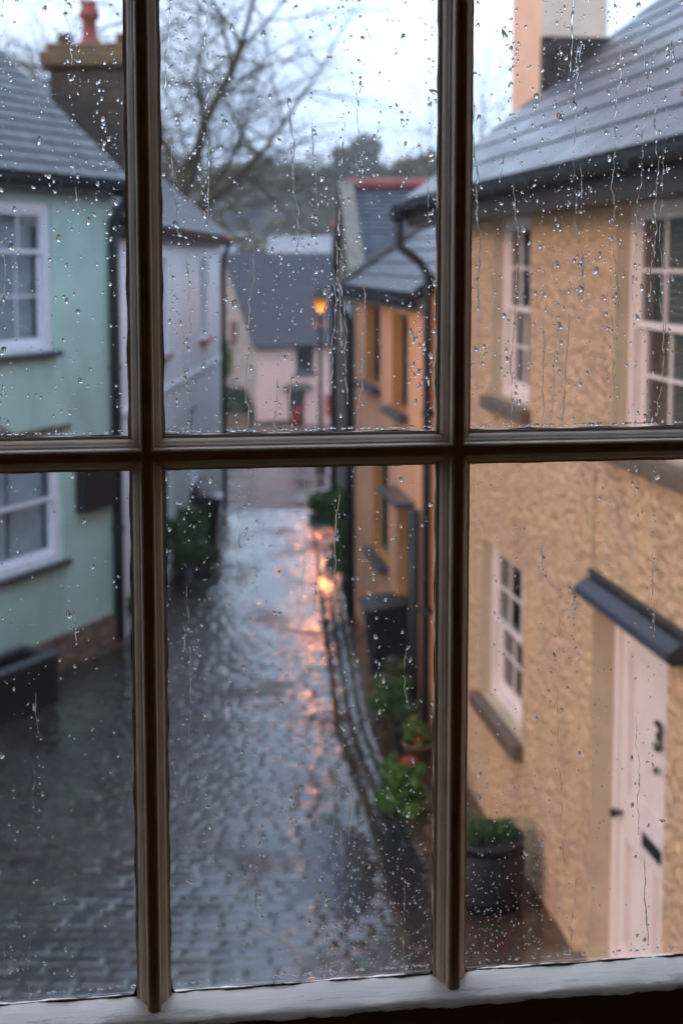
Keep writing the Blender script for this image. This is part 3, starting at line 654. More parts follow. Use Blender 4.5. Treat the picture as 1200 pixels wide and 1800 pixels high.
# ------------------------------------------------------------------ orange rendered house, hipped slate roof
dA = Vector((.67, -5.0)).normalized()
OA = thing('orange_house', 'small orange rendered house with hipped pale slate roof and slate sills, beyond the roughcast house', 'house', (.19, 18.6, 0), frame_rot(dA.x, dA.y))
def orange_house():
    T = OA; Lh, D, z0, z1 = 4.98, 4.2, -1.2, 4.36
    def sp(px): Y = 6.432 / ((px - 278) / 1000.0); return (18.6 - Y) * 1.009
    up1 = (sp(641), sp(667), 3.16, 4.16); up2 = (sp(688), sp(716), 3.04, 4.12); lo = (sp(655), sp(682), 1.10, 2.4); dr = (sp(699), sp(726), .05, 2.08)
    ops = [up1, up2, lo, dr]
    mb = MB(); shell(mb, Lh, D, z0, z1, ops); mb.build('wall', 'orange_wall', T)
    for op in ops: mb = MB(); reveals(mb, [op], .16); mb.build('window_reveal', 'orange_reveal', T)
    for o in ops[:3]: sash_window(T, *o, .12, 'dark_door', 2, 2, fw=.05, sill='dark_sill', sillz=.08, sillp=.12, curtain='dark')
    x0, x1, za, zb = dr; d = MB(); d.box(x0 + .002, x1 - .002, .12, .17, za - .3, zb - .002); d.box(x0 + .1, x1 - .1, .105, .12, .3, .95); d.box(x0 + .1, x1 - .1, .105, .12, 1.1, 1.9); d.build('door', 'dark_door', T)
    h = MB(); h.box(x0 - .12, x1 + .12, -.22, 0.01, zb + .02, zb + .08); h.build('door_hood', 'dark_sill', T, bevel=.01)
    ov = .16; ze = z1 + .02; hd = 2.1; rz = ze + (hd + ov) * .80
    mb = MB(); slope(mb, (-ov, -ov, ze), (Lh, -ov, ze), (Lh, hd, rz), (hd, hd, rz), .24)
    slope(mb, (-ov, D + ov, ze), (-ov, -ov, ze), (hd, hd, rz), (hd, hd, rz), .24); slope(mb, (Lh, D + ov, ze), (-ov, D + ov, ze), (hd, hd, rz), (Lh, hd, rz), .24)
    rf = mb.build('roof', 'slate_blue', T)
    hr = MB(); hr.tube([(-ov, -ov, ze + .03), (hd, hd, rz + .03)], .055, 8); hr.tube([(-ov, D + ov, ze + .03), (hd, hd, rz + .03)], .055, 8); hr.tube([(hd, hd, rz + .03), (Lh, hd, rz + .03)], .055, 8); hr.build('hip_ridge', 'lead', rf)
    c = MB(); c.box(-.002, Lh, -.03, 0.0, z1 - .14, z1 - .07); c.build('cornice', 'white_render', T)
    fa = MB(); fa.box(-ov + .02, Lh, -ov + .02, -ov + .05, ze - .17, ze - .055); fa.box(-ov + .02, -ov + .05, -ov + .05, D + ov, ze - .17, ze - .055); fa.build('fascia', 'black_iron', T)
    gutter(T, -ov - .06, Lh, -ov - .05, ze - .05, .06)
    downpipe(T, [(-.05, -ov - .05, ze - .1), (-.05, -ov - .05, ze - .28), (-.05, -.07, ze - .5), (-.05, -.07, -.2)], .05, brackets=[(-.05, -.07, 3), (-.05, -.07, 1.2)])
    xp = sp(741); downpipe(T, [(xp, -.08, 2.15), (xp, -.08, .0)], .06)
orange_house()

# ------------------------------------------------------------------ grey stone gabled house behind the orange one
GH = thing('stone_gabled_house', 'grey brown rubble house with dark slate roof and red ridge tiles behind the orange house', 'house', (-.09, 27.4, 0), math.atan2(-8.2, .29))
def gable_house():
    # local x runs back towards the camera along the lane side, gable faces the lane
    T = GH; Lh, D = 8.2, 8.5; zl, zr, rd = 4.4, 4.4, 5.88
    hy = Lh / 2
    mb = MB()
    mb.quad((0, 0, -2), (Lh, 0, -2), (Lh, 0, zr), (hy, 0, rd), (0, 0, zl)); mb.quad((0, D, -2), (0, D, zl), (hy, D, rd), (Lh, D, zr), (Lh, D, -2))
    mb.quad((0, 0, -2), (0, 0, zl), (0, D, zl), (0, D, -2)); mb.quad((Lh, 0, -2), (Lh, D, -2), (Lh, D, zr), (Lh, 0, zr)); mb.build('wall', 'grey_gable', T)
    mb = MB(); slope(mb, (Lh + .15, .0, zr - .05), (Lh + .15, D, zr - .05), (hy, D, rd + .06), (hy, .0, rd + .06), .22); slope(mb, (-.15, D, zl - .05), (-.15, .0, zl - .05), (hy, .0, rd + .06), (hy, D, rd + .06), .22)
    rf = mb.build('roof', 'slate_dark', T)
    r = MB()
    for i in range(18): r.tube([(hy, i * .46, rd + .1), (hy, i * .46 + .45, rd + .1)], .12, 8)
    r.build('ridge_tiles', 'ridge_red', rf)
    c = MB()
    for a, b in (((Lh + .1, zr), (hy, rd + .04)), ((-.1, zl), (hy, rd + .04))):
        c.quad((a[0], -.1, a[1]), (b[0], -.1, b[1]), (b[0], -.1, b[1] + .14), (a[0], -.1, a[1] + .14)); c.quad((a[0], .14, a[1]), (b[0], .14, b[1]), (b[0], .14, b[1] + .14), (a[0], .14, a[1] + .14)); c.quad((a[0], -.1, a[1] + .14), (b[0], -.1, b[1] + .14), (b[0], .14, b[1] + .14), (a[0], .14, a[1] + .14)); c.quad((a[0], -.1, a[1]), (a[0], -.1, a[1] + .14), (a[0], .14, a[1] + .14), (a[0], .14, a[1]))
    c.build('gable_coping', 'grey_gable', T)
    w_ = MB(); w_.box(5.2, 6.3, -.02, 0, 3.05, 4.0); w_.build('limewash_patch', 'white_render', T, bevel=.005)
    downpipe(T, [(.1, -.08, 4.2), (.1, -.08, -.6)], .06)
gable_house()

BH = thing('far_slate_house', 'narrow dark slate roofed house with red ridge glimpsed beyond the stone gable', 'house', (-.12, 36.5, 0), R(-90))
def far_slate():
    T = BH; Lh, D = 7, 8; hy = 3.5
    mb = MB(); mb.quad((0, 0, -3), (Lh, 0, -3), (Lh, 0, 3.6), (hy, 0, 5.45), (0, 0, 3.6)); mb.quad((0, D, -3), (0, D, 3.6), (hy, D, 5.45), (Lh, D, 3.6), (Lh, D, -3)); mb.quad((0, 0, -3), (0, 0, 3.6), (0, D, 3.6), (0, D, -3)); mb.quad((Lh, 0, -3), (Lh, D, -3), (Lh, D, 3.6), (Lh, 0, 3.6)); mb.build('wall', 'grey_gable', T)
    mb = MB(); slope(mb, (Lh + .15, -.12, 3.5), (Lh + .15, D, 3.5), (hy, D, 5.5), (hy, -.12, 5.5), .22); slope(mb, (-.15, D, 3.5), (-.15, -.12, 3.5), (hy, -.12, 5.5), (hy, D, 5.5), .22); rf = mb.build('roof', 'slate_dark', T)
    r = MB(); r.tube([(hy, -.12, 5.52), (hy, D, 5.52)], .11, 8); r.build('ridge_tiles', 'ridge_red', rf)
far_slate()

# ------------------------------------------------------------------ pink cottage at the bottom of the lane
al = R(24)
PC = thing('pink_cottage', 'pink rendered cottage with grey slate roof and dark door at the bottom of the lane', 'cottage', (-4.12, 66.0, 0), al)
def pink_cottage():
    T = PC; Lh, D, z0, z1 = 9.0, 8.0, -5.0, .92; hy = 4.0; rd = z1 + 4.1
    def sp(px): k = (px - 600) / FPX; ca, sa = math.cos(al), math.sin(al); return (k * 66.0 + 4.12) / (ca - k * sa)
    win = (sp(520), sp(552), -.72, .66); dr = (sp(507), sp(536), -3.5, -1.42)
    ops = [win, dr]
    mb = MB(); wall_front(mb, Lh, z0, z1, ops); mb.build('wall', 'pink_render', T)
    mb = MB(); mb.quad((0, 0, z0), (0, 0, z1), (0, hy, rd), (0, D, z1), (0, D, z0)); mb.quad((Lh, 0, z0), (Lh, D, z0), (Lh, D, z1), (Lh, hy, rd), (Lh, 0, z1)); mb.quad((0, D, z0), (0, D, z1), (Lh, D, z1), (Lh, D, z0)); gw = mb.build('gable_wall', 'pale_gable', T)
    gwn = MB(); gwn.box(-.06, -.002, 2.6, 3.6, .4, 1.6); ring(gwn, 0, 1, 0, 1, 0, .01, .1); gwn = MB(); gwn.box(-.05, -.002, 2.7, 3.7, .5, 1.7); gwn.build('gable_window', 'terracotta', T)
    for op in ops: mb = MB(); reveals(mb, [op], .2); mb.build('window_reveal', 'pink_render', T)
    sash_window(T, *win, .15, 'dark_door', 2, 1, fw=.08, sill='dark_sill', sillz=.2, sillp=.12, curtain='dark')
    x0, x1, za, zb = dr; d = MB(); ring(d, x0, x1, za, zb, .12, .2, .1, .02); d.box(x0 + .1, x1 - .1, .22, .26, za, zb); d.box(x0 + .2, x1 - .2, .2, .22, za + .3, za + .9); d.box(x0 + .2, x1 - .2, .2, .22, za + 1.1, zb - .3); d.build('door', 'dark_door', T)
    h = MB(); h.quad((x0 - .3, -.6, zb - .1), (x1 + .3, -.6, zb - .1), (x1 + .15, 0, zb + .15), (x0 - .15, 0, zb + .15)); h.box(x0 - .28, x1 + .28, -.57, 0, zb - .16, zb - .105); h.build('door_hood', 'lead', T)
    pl = MB(); pl.box(0, x0, -.06, -.001, z0, -3.05); pl.build('plinth', 'stone_sill', T)
    mb = MB(); slope(mb, (-.2, -.3, z1 - .3), (Lh + .2, -.3, z1 - .3), (Lh + .2, hy, rd + .1), (-.2, hy, rd + .1), .3); slope(mb, (Lh + .2, D + .3, z1 - .3), (-.2, D + .3, z1 - .3), (-.2, hy, rd + .1), (Lh + .2, hy, rd + .1), .3); mb.build('roof', 'slate_far', T)
    v = MB(); v.quad((-.21, -.3, z1 - .32), (-.21, -.3, z1 - .62), (-.21, hy, rd - .25), (-.21, hy, rd + .08)); v.quad((-.21, D + .3, z1 - .62), (-.21, D + .3, z1 - .32), (-.21, hy, rd + .08), (-.21, hy, rd - .25)); v.build('verge_board', 'dark_sill', T)
    gutter(T, -.2, Lh + .2, -.38, z1 - .42, .09)
    rb = MB(); q = sp(573); rb.box(q, q + .42, -.3, -.002, -2.9, -1.9, .03); rb.build('post_cupboard', 'red_paint', T)
pink_cottage()
GW = MB(); pts = [(-7.4, 66.5), (-4.2, 65.0)]
def garden_wall():
    T = thing('garden_wall', 'low rubble wall with flat coping beside the pink cottage', 'wall', (-8.6, 64.6, 0), .04)
    mb = MB(); mb.box(0, 4.2, 0, .35, -4.2, -2.75); mb.build('wall_body', 'rubble', T)
    mb = MB()
    for k in range(7): mb.box(k * .6 + .005, k * .6 + .595, -.05, .4, -2.748, -2.62, .02)
    mb.build('coping', 'stone_sill', T)
garden_wall()

# ------------------------------------------------------------------ far houses behind the cottage
def far_house(x, Y, W, Dp, zbase, wallh, rise, rz, wm, rm, label, chim=True):
    T = thing('far_house', label, 'house', (x, Y, zbase), rz, 'houses down in the valley')
    ops = []; n = max(2, int(W / 2.6))
    for i in range(n):
        cx = W * (i + .5) / n; ops.append((cx - .5, cx + .5, wallh - 1.9, wallh - .6))
    mb = MB(); shell(mb, W, Dp, -3, wallh, ops, wallh + rise, Dp / 2); mb.build('wall', wm, T)
    for o in ops:
        f = MB(); ring(f, *o, .05, .12, .07); w_ = f.build('window', 'white_trim', T); p = MB(); p.quad((o[0], .1, o[2]), (o[1], .1, o[2]), (o[1], .1, o[3]), (o[0], .1, o[3])); p.build('pane', 'hglass', w_)
    mb = MB(); slope(mb, (-.3, -.3, wallh - .1), (W + .3, -.3, wallh - .1), (W + .3, Dp / 2, wallh + rise), (-.3, Dp / 2, wallh + rise), .5); slope(mb, (W + .3, Dp + .3, wallh - .1), (-.3, Dp + .3, wallh - .1), (-.3, Dp / 2, wallh + rise), (W + .3, Dp / 2, wallh + rise), .5); rf = mb.build('roof', rm, T)
    if chim:
        c = MB(); c.box(W - 1, W - .2, Dp / 2 - .4, Dp / 2 + .4, wallh, wallh + rise + 1.0, .03); c.build('chimney', 'chim_brick', rf)
    return T
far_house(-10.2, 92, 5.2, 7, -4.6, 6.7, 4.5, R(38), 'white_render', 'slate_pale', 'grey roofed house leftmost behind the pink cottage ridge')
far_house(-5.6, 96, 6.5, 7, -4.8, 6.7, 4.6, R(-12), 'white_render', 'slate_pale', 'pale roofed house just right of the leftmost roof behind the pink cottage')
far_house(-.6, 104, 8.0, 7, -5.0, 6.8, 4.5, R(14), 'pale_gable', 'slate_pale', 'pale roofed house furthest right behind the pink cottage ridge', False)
far_house(-9.6, 80, 12.0, 6, -4.2, 5.9, 2.3, R(3), 'pale_gable', 'slate_far', 'long low grey roofed building directly behind the pink cottage', False)
far_house(-24, 218, 10, 8, 6.2, 5.5, 3.5, R(20), 'white_render', 'slate_far', 'white house on the wooded hillside, upper one')
far_house(-17, 190, 8, 7, 3.8, 5, 3, R(-15), 'white_render', 'slate_far', 'white house on the wooded hillside, lower one')

# ------------------------------------------------------------------ foliage and trees
def leaves(name, mat, clumps, n, size, parent=None, seed=0, flat=.35):
    rng = np.random.RandomState(seed)
    c = np.array([k[:3] for k in clumps], float); r = np.array([k[3] for k in clumps], float)
    idx = rng.choice(len(c), n, p=(r ** 2) / (r ** 2).sum())
    d = rng.normal(size=(n, 3)); d /= np.linalg.norm(d, axis=1)[:, None]
    rad = r[idx] * (rng.rand(n) ** .45) * np.where(rng.rand(n) < .12, 1.45, 1.0) * (1 + .25 * rng.randn(n).clip(-1.5, 1.5) * .5)
    p = c[idx] + d * rad[:, None] * np.array([1, 1, .85])
    a = rng.normal(size=(n, 3)); a /= np.linalg.norm(a, axis=1)[:, None]
    b = np.cross(a, d + .3 * rng.normal(size=(n, 3))); b /= np.linalg.norm(b, axis=1)[:, None] + 1e-9
    s = size * (.6 + .8 * rng.rand(n))[:, None]
    nn = np.cross(a, b)
    V = np.stack([p - a * s, p + b * s * flat + nn * s * .12, p + a * s, p - b * s * flat + nn * s * .12], 1).reshape(-1, 3)
    F = np.arange(n * 4).reshape(-1, 4)
    return npmesh(name, V, F, mat, parent)
def tubes_np(segs, sides):      # segs: list of (p0, p1, r0, r1)
    S = np.array([[*a, *b, c, d] for a, b, c, d in segs], float); n = len(S)
    p0, p1, r0, r1 = S[:, :3], S[:, 3:6], S[:, 6], S[:, 7]; t = p1 - p0; t /= np.linalg.norm(t, axis=1)[:, None] + 1e-9
    up = np.where(np.abs(t[:, 2:3]) > .9, np.array([[1., 0, 0]]), np.array([[0, 0, 1.]])); a = np.cross(t, up); a /= np.linalg.norm(a, axis=1)[:, None]; b = np.cross(t, a)
    ang = 2 * np.pi * np.arange(sides) / sides; c, s = np.cos(ang), np.sin(ang)
    ringv = a[:, None] * c[None, :, None] + b[:, None] * s[None, :, None]
    V = np.concatenate([p0[:, None] + ringv * r0[:, None, None], p1[:, None] + ringv * r1[:, None, None]], 1).reshape(-1, 3)
    k = np.arange(sides); k2 = (k + 1) % sides; f = np.stack([k, k2, k2 + sides, k + sides], -1)
    F = (np.arange(n)[:, None, None] * 2 * sides + f[None]).reshape(-1, 4)
    return V, F
def bare_tree(label, loc, height, seed, trunk_r=.35, lean=(0, 0), levels=6, spread=.6, ivy=True, group=None, fork=.22):
    rnd = random.Random(seed); big, small = [], []
    def grow(p, d, ln, r, lv):
        n = 4 if lv < levels - 1 else 3; q = p.copy(); rr = r
        for i in range(n):
            d = (d + Vector((rnd.gauss(0, .13), rnd.gauss(0, .13), rnd.gauss(0, .08) + (.05 if lv < 3 else -.02)))).normalized()
            q2 = q + d * ln / n; r2 = rr * (.9 if lv else .94)
            (big if lv < 3 else small).append((q.copy(), q2.copy(), rr, r2)); q, rr = q2, r2
            if lv < levels and i >= (1 if lv else int(n * fork * 3)):
                for _ in range(1 if rnd.random() < .75 else 2):
                    ax = Vector((rnd.gauss(0, 1), rnd.gauss(0, 1), rnd.gauss(0, .45))).normalized(); dd = (d * (1 - spread) + ax * spread + Vector((0, 0, .12))).normalized()
                    grow(q.copy(), dd, ln * rnd.uniform(.55, .8), rr * rnd.uniform(.45, .68), lv + 1)
        if lv < levels: grow(q.copy(), d, ln * .75, rr * .8, lv + 1)
    T = thing('bare_tree', label, 'tree', loc, 0, group)
    grow(Vector((0, 0, -.3)), Vector((lean[0], lean[1], 1)).normalized(), height * .32, trunk_r, 0)
    V, F = tubes_np(big, 7); npmesh('trunk', V, F, 'bark', T, smooth=True)
    V, F = tubes_np(small, 3); npmesh('crown', V, F, 'bark', T)
    if ivy:
        cl = [(*(a.lerp(b, .5)), c * 1.6 + .12) for a, b, c, d in big if c > trunk_r * .42][:60]
        if cl: leaves('ivy', 'leaf_olive', cl, 2500, .06, T, seed)
    return T, len(small)
t1, n1 = bare_tree('large bare mossy tree rising behind the white house roof', (-5.2, 38, g(38)), 17, 11, .44, (.10, -.05), 6, .62)
t1b, n1b = bare_tree('second bare tree crowding behind the large one with a fine twiggy crown', (-6.3, 47, g(47)), 19, 33, .34, (.12, 0), 6, .66, False)
t2, n2 = bare_tree('bare tree behind the mossy chimney at the top left', (-13.5, 42, g(42)), 17, 5, .32, (-.1, 0), 6, .6, False)
t3, n3 = bare_tree('slender bare tree far off behind the roughcast house roof corner', (6.6, 75, g(75)), 21, 21, .34, (-.1, 0), 5, .6, False)
print('twigs', n1, n2, n3)

def round_tree(label, loc, h, rad, mat, seed, n=1600, leaf=.5, group=None, name='evergreen_tree'):
    rnd = random.Random(seed); T = thing(name, label, 'tree', loc, 0, group)
    m = MB(); m.tube([(0, 0, -1), (rnd.uniform(-.2, .2), 0, h * .4), (rnd.uniform(-.4, .4), .1, h * .8)], [h * .03, h * .022, h * .008], 6); m.build('trunk', 'bark', T, smooth=True)
    cl = []
    for k in range(13):
        a = rnd.random() * 6.28; q = rnd.random(); zz = h * (.35 + .6 * q); rr = rad * (1.05 - .75 * abs(q - .35)) * rnd.uniform(.2, .75)
        cl.append((math.cos(a) * rr, math.sin(a) * rr, zz, rad * rnd.uniform(.28, .5)))
    leaves('crown', mat, cl, n, leaf, T, seed, .6); return T
def hz(X, Y):
    t = min(max((Y - 120) / 190.0, 0), 1); t = t * t * (3 - 2 * t)
    return g(75) + t * (22 + 5 * math.sin(X / 46 + 1) + 3.5 * math.sin(X / 19 + Y / 60) - .03 * X) - .05
# trees one can tell apart on and below the skyline
rnd = random.Random(2)
sky_trees = [(628, 248, 230, 5.6, 'leaf_ever', 'tall round evergreen standing highest on the far skyline'),
             (585, 290, 240, 4.2, 'leaf_ever', 'smaller evergreen just left of the tallest one on the skyline'),
             (690, 285, 225, 5.0, 'leaf_mid', 'rounded tree just right of the tallest evergreen on the skyline'),
             (735, 262, 170, 4.5, 'leaf_olive', 'hazy tree above the swan neck downpipe'),
             (545, 300, 235, 4.6, 'leaf_olive', 'olive tree on the skyline right of the big bare tree'),
             (500, 292, 228, 4.8, 'leaf_olive', 'olive tree on the skyline behind the thin right branches'),
             (455, 286, 236, 5.2, 'leaf_olive', 'skyline tree behind the lowest branch of the bare tree'),
             (400, 300, 230, 5.0, 'leaf_olive', 'skyline tree right beside the bare tree trunk')]
for i, (px, py, Y, r_, mt, lb) in enumerate(sky_trees):
    p = at(px, py, Y); base = hz(p.x, Y); h = max(6, p.z - base)
    round_tree(lb, (p.x, Y, base), h, r_ * 1.05, mt, 40 + i, 2200, .62)
# the far wood reads as one mass
def wood():
    rnd = random.Random(7); cl = []
    for k in range(520):
        Y = rnd.uniform(115, 262); X = rnd.uniform(-75, 62) * Y / 220
        if abs(X - -24 - 5) < 8 and 200 < Y < 222: continue
        hgt = rnd.uniform(3, 7.5); b = hz(X, Y)
        for q in range(3): cl.append((X + rnd.uniform(-1.5, 1.5), Y + rnd.uniform(-1.5, 1.5), b + hgt * (.35 + .3 * q), rnd.uniform(1.3, 2.7)))
    return leaves('wood', 'leaf_wood', cl, 70000, .55, None, 5, .6)
M['leaf_wood'] = leafm('leaf_wood', (.045, .052, .024), (.11, .10, .05))
struct(wood(), 'stuff', 'olive brown winter wood covering the far hillside')

# ------------------------------------------------------------------ shrubs, pots and things along the lane
def shrub(label, loc, clumps, mat, n, size, seed, stems=7, group=None, name='shrub', cat='shrub', flowers=None):
    T = thing(name, label, cat, loc, 0, group); rnd = random.Random(seed)
    m = MB()
    for k in range(stems):
        c = clumps[k % len(clumps)]; m.tube([(rnd.uniform(-.06, .06), rnd.uniform(-.06, .06), -.02), (c[0] * .5, c[1] * .5, c[2] * .5), (c[0], c[1], c[2])], [.012, .009, .005], 5)
    m.build('stem', 'bark', T); leaves('foliage', mat, clumps, n, size, T, seed, .5)
    if flowers: leaves('flowers', flowers[0], [(c[0], c[1], c[2] + c[3] * .5, c[3] * .7) for c in clumps[:flowers[1]]], flowers[2], .022, T, seed + 1, .9)
    return T
def rc(seed, n, rx, ry, z0, z1, r0, r1):
    q = random.Random(seed); return [(q.uniform(-rx, rx), q.uniform(-ry, ry), q.uniform(z0, z1), q.uniform(r0, r1)) for _ in range(n)]
P = lambda px, Y, dz=0: (at(px, 900, Y).x, Y, g(Y) + dz)
shrub('bushy green shrub at the foot of the white house wall, in front of the bin', P(322, 21.2, .0), rc(1, 12, .34, .5, .15, .95, .16, .3), 'leaf_mid', 5200, .045, 1)
shrub('low green plants at the foot of the mint house corner downpipe', P(224, 17.6), rc(2, 7, .12, .6, .1, .55, .08, .18), 'leaf_mid', 1400, .035, 2)
shrub('green bush at the corner of the grey stone house', P(566, 27.0), rc(3, 10, .26, .4, .08, .34, .10, .18), 'leaf_bright', 3000, .05, 3)
shrub('dark creeper growing beside the orange house downpipe', P(604, 20.2), rc(4, 12, .1, .5, .2, 1.5, .12, .2), 'leaf_mid', 3000, .045, 4)
shrub('bright green bush on the lane edge below the roughcast house', P(714, 11.5), rc(5, 15, .16, .28, .06, .33, .05, .11), 'leaf_bright', 3400, .026, 5, flowers=('petal_red', 1, 60))
shrub('olive green plant behind the bright green bush', P(692, 13.5), rc(6, 9, .14, .22, .1, .55, .08, .15), 'leaf_mid', 2200, .024, 6, flowers=('petal_pink', 3, 60))
shrub('dark leafy plant just beside the wheeled bin', P(705, 14.4), rc(7, 9, .16, .16, .1, .6, .09, .15), 'leaf_olive', 1800, .03, 7)
shrub('clipped dark hedge behind the garden wall of the pink cottage', (at(428, 700, 67).x, 67.2, -3.3), rc(8, 16, .9, .6, .3, 1.5, .5, .8), 'leaf_dark', 5000, .12, 8)
shrub('yellow green bush above the dark hedge by the cottage gable', (at(414, 640, 70).x, 70.2, -2.6), rc(9, 10, .7, .6, 1.6, 3.2, .5, .8), 'leaf_bright', 3000, .13, 9)

def plant_pot(label, loc, r, h, mat, seed, leaf, n, fl=None, lsize=.022, grp=None):
    T = thing('plant_pot', label, 'plant pot', loc, 0, grp)
    m = MB(); m.lathe([(r * .7, 0), (r * .95, h * .9), (r * 1.08, h * .9), (r * 1.08, h), (r * .93, h), (r * .9, h * .86)], 24); m.build('pot', mat, T, smooth=True, bevel=0)
    s = MB(); s.lathe([(r * .88, h * .84), (r * .5, h * .88), (.01, h * .9)], 20); s.build('soil', 'soil', T)
    cl = rc(seed, 8, r * .7, r * .7, h * 1.02, h * 1.35 + .1, r * .3, r * .5); f = leaves('foliage', leaf, cl, n, lsize, T, seed, .5)
    if fl: leaves('flowers', fl, [(c[0], c[1], c[2] + .03, c[3] * .8) for c in cl[:4]], 70, .022, T, seed + 1, .9)
    return T
plant_pot('terracotta pot of red flowers behind the bright green bush', P(738, 12.45), .15, .26, 'terracotta', 21, 'leaf_bright', 900, 'petal_red')
plant_pot('small black pot with sparse leaves between bush and wheeled bin', P(716, 13.0), .14, .24, 'bin', 22, 'leaf_dark', 700)
# black barrel planter under the ground-floor window
def barrel():
    T = thing('barrel_planter', 'round black barrel planter with straggly green plants beneath the ground floor sash window', 'planter', (1.06, 9.65, g(9.65)), 0); T.scale = (1, 1, .92)
    r = .285; m = MB(); m.lathe([(r * .86, 0), (r * .97, .15), (r, .3), (r * .98, .45), (r * .95, .53), (r * .99, .53), (r * .99, .56), (r * .88, .56), (r * .86, .5)], 36); m.build('barrel', 'bin', T, smooth=True)
    for z in (.1, .42):
        h = MB(); rr = r * (.94 if z < .2 else .985); h.lathe([(rr + .001, z), (rr + .007, z + .005), (rr + .007, z + .035), (rr + .001, z + .04)], 36); h.build('hoop', 'bin', T)
    s = MB(); s.lathe([(r * .87, .50), (.01, .52)], 20); s.build('soil', 'soil', T)
    leaves('foliage', 'leaf_mid', rc(31, 12, .19, .19, .53, .74, .04, .09), 1500, .02, T, 31, .35)
    st = MB(); q = random.Random(5)
    for _ in range(22):
        a = q.random() * 6.28; rr = q.uniform(.03, .17); x, y = rr * math.cos(a), rr * math.sin(a); st.tube([(x, y, .51), (x * 1.25, y * 1.25, .62), (x * 1.5, y * 1.5, q.uniform(.66, .84))], [.004, .003, .002], 4)
    st.build('stem', 'leaf_mid', T)
barrel()

# wheeled bins
def wheelie(label, loc, rz, lid='bin'):
    T = thing('wheeled_bin', label, 'bin', loc, rz, 'wheeled bins along the lane')
    b = MB(); h = .93; a, c = .22, .285; d0, d1 = .25, .33
    lo = [(-a, -d0, .05), (a, -d0, .05), (a, d0, .05), (-a, d0, .05)]; hi = [(-c, -d1, h), (c, -d1, h), (c, d1, h), (-c, d1, h)]
    for k in range(4): b.quad(lo[k], lo[(k + 1) % 4], hi[(k + 1) % 4], hi[k])
    b.quad(*reversed(lo)); b.quad(*hi); ring2 = MB()
    bo = b.build('body', 'bin', T, bevel=.03)
    r = MB(); r.box(-c - .02, c + .02, -d1 - .02, d1 + .02, h - .04, h); r.build('rim', 'bin', T, bevel=.01)
    l = MB(); n = 6
    for k in range(n):
        y0, y1 = -d1 - .04 + (2 * d1 + .1) * k / n, -d1 - .04 + (2 * d1 + .1) * (k + 1) / n; z0, z1 = h + .005 + .07 * math.sin(math.pi * k / n * .8 + .2), h + .005 + .07 * math.sin(math.pi * (k + 1) / n * .8 + .2)
        l.quad((-c - .03, y0, z0), (c + .03, y0, z0), (c + .03, y1, z1), (-c - .03, y1, z1)); l.quad((-c - .03, y0, h), (-c - .03, y0, z0), (-c - .03, y1, z1), (-c - .03, y1, h)); l.quad((c + .03, y0, h), (c + .03, y1, h), (c + .03, y1, z1), (c + .03, y0, z0))
    l.quad((-c - .03, -d1 - .04, h), (c + .03, -d1 - .04, h), (c + .03, -d1 - .04, h + .02), (-c - .03, -d1 - .04, h + .02)); l.quad((-c - .03, d1 + .06, h), (-c - .03, d1 + .06, h + .05), (c + .03, d1 + .06, h + .05), (c + .03, d1 + .06, h))
    l.build('lid', lid, T, bevel=.01)
    hd = MB(); hd.tube([(-c, d1 + .02, h - .02), (-c, d1 + .12, h + .0), (c, d1 + .12, h + .0), (c, d1 + .02, h - .02)], .015, 8); hd.build('handle', 'bin', T, smooth=True)
    for s in (-1, 1):
        wv = MB(); wv.tube([(s * (a - .02), d0 + .03, .1), (s * (a + .05), d0 + .03, .1)], .1, 18); wv.build('wheel', 'bin', T, smooth=False)
    return T
wheelie('black wheeled bin standing against the orange house', (at(690, 1100, 15.2).x + .02, 15.15, g(15.15)), R(-82))
wheelie('wheeled bin with dark blue lid against the white house wall', (at(352, 900, 23.2).x + .02, 23.2, g(23.2)), R(92), 'bin_lid')

# stone trough by the mint house
def trough():
    T = thing('stone_trough', 'dark stone trough with pale rim standing before the mint house plinth', 'trough', (-3.62, 14.05, g(14.05)), R(63))
    m = MB(); Lx, Dy, H = 1.1, .5, .52
    m.box(-Lx, .0, -Dy / 2, -Dy / 2 + .07, 0, H); m.box(-Lx, 0, Dy / 2 - .07, Dy / 2, 0, H); m.box(-Lx, -Lx + .07, -Dy / 2 + .07, Dy / 2 - .07, 0, H); m.box(-.07, 0, -Dy / 2 + .07, Dy / 2 - .07, 0, H); m.box(-Lx + .07, -.07, -Dy / 2 + .07, Dy / 2 - .07, 0, .1)
    T.scale = (1, 1, 1); T.location.x += .72 * math.cos(R(63)) ; T.location.y += .62 * math.sin(R(63))
    m.build('basin', 'black_iron', T, bevel=.012)
    r = MB(); ring_ = [(-Lx - .02, .02, -Dy / 2 - .03, -Dy / 2 + .09), (-Lx - .02, .02, Dy / 2 - .09, Dy / 2 + .03), (-Lx - .02, -Lx + .08, -Dy / 2 + .09, Dy / 2 - .09), (-.08, .02, -Dy / 2 + .09, Dy / 2 - .09)]
    for a, b, c, d in ring_: r.box(a, b, c, d, H + .001, H + .05)
    r.build('rim', 'dark_sill', T, bevel=.01)
    s = MB(); s.box(-Lx + .07, -.07, -Dy / 2 + .07, Dy / 2 - .07, .1, H - .1); s.build('soil', 'soil', T)
trough()

# red potted flowers on the cottage doorstep
def red_pot():
    p = at(520, 745, 65.0); T = thing('potted_flowers', 'bright red flowering pot on the doorstep of the pink cottage', 'plant pot', (p.x, 65.2, g(65.2) + .13), 0)
    m = MB(); m.lathe([(.2, 0), (.28, .4), (.31, .4), (.31, .46), (.25, .46)], 16); m.build('pot', 'red_paint', T, smooth=True)
    leaves('flowers', 'petal_red', [(0, 0, .62, .24), (.08, 0, .85, .18)], 600, .05, T, 3, .9); leaves('foliage', 'leaf_dark', [(0, 0, .6, .3)], 300, .05, T, 4)
red_pot()

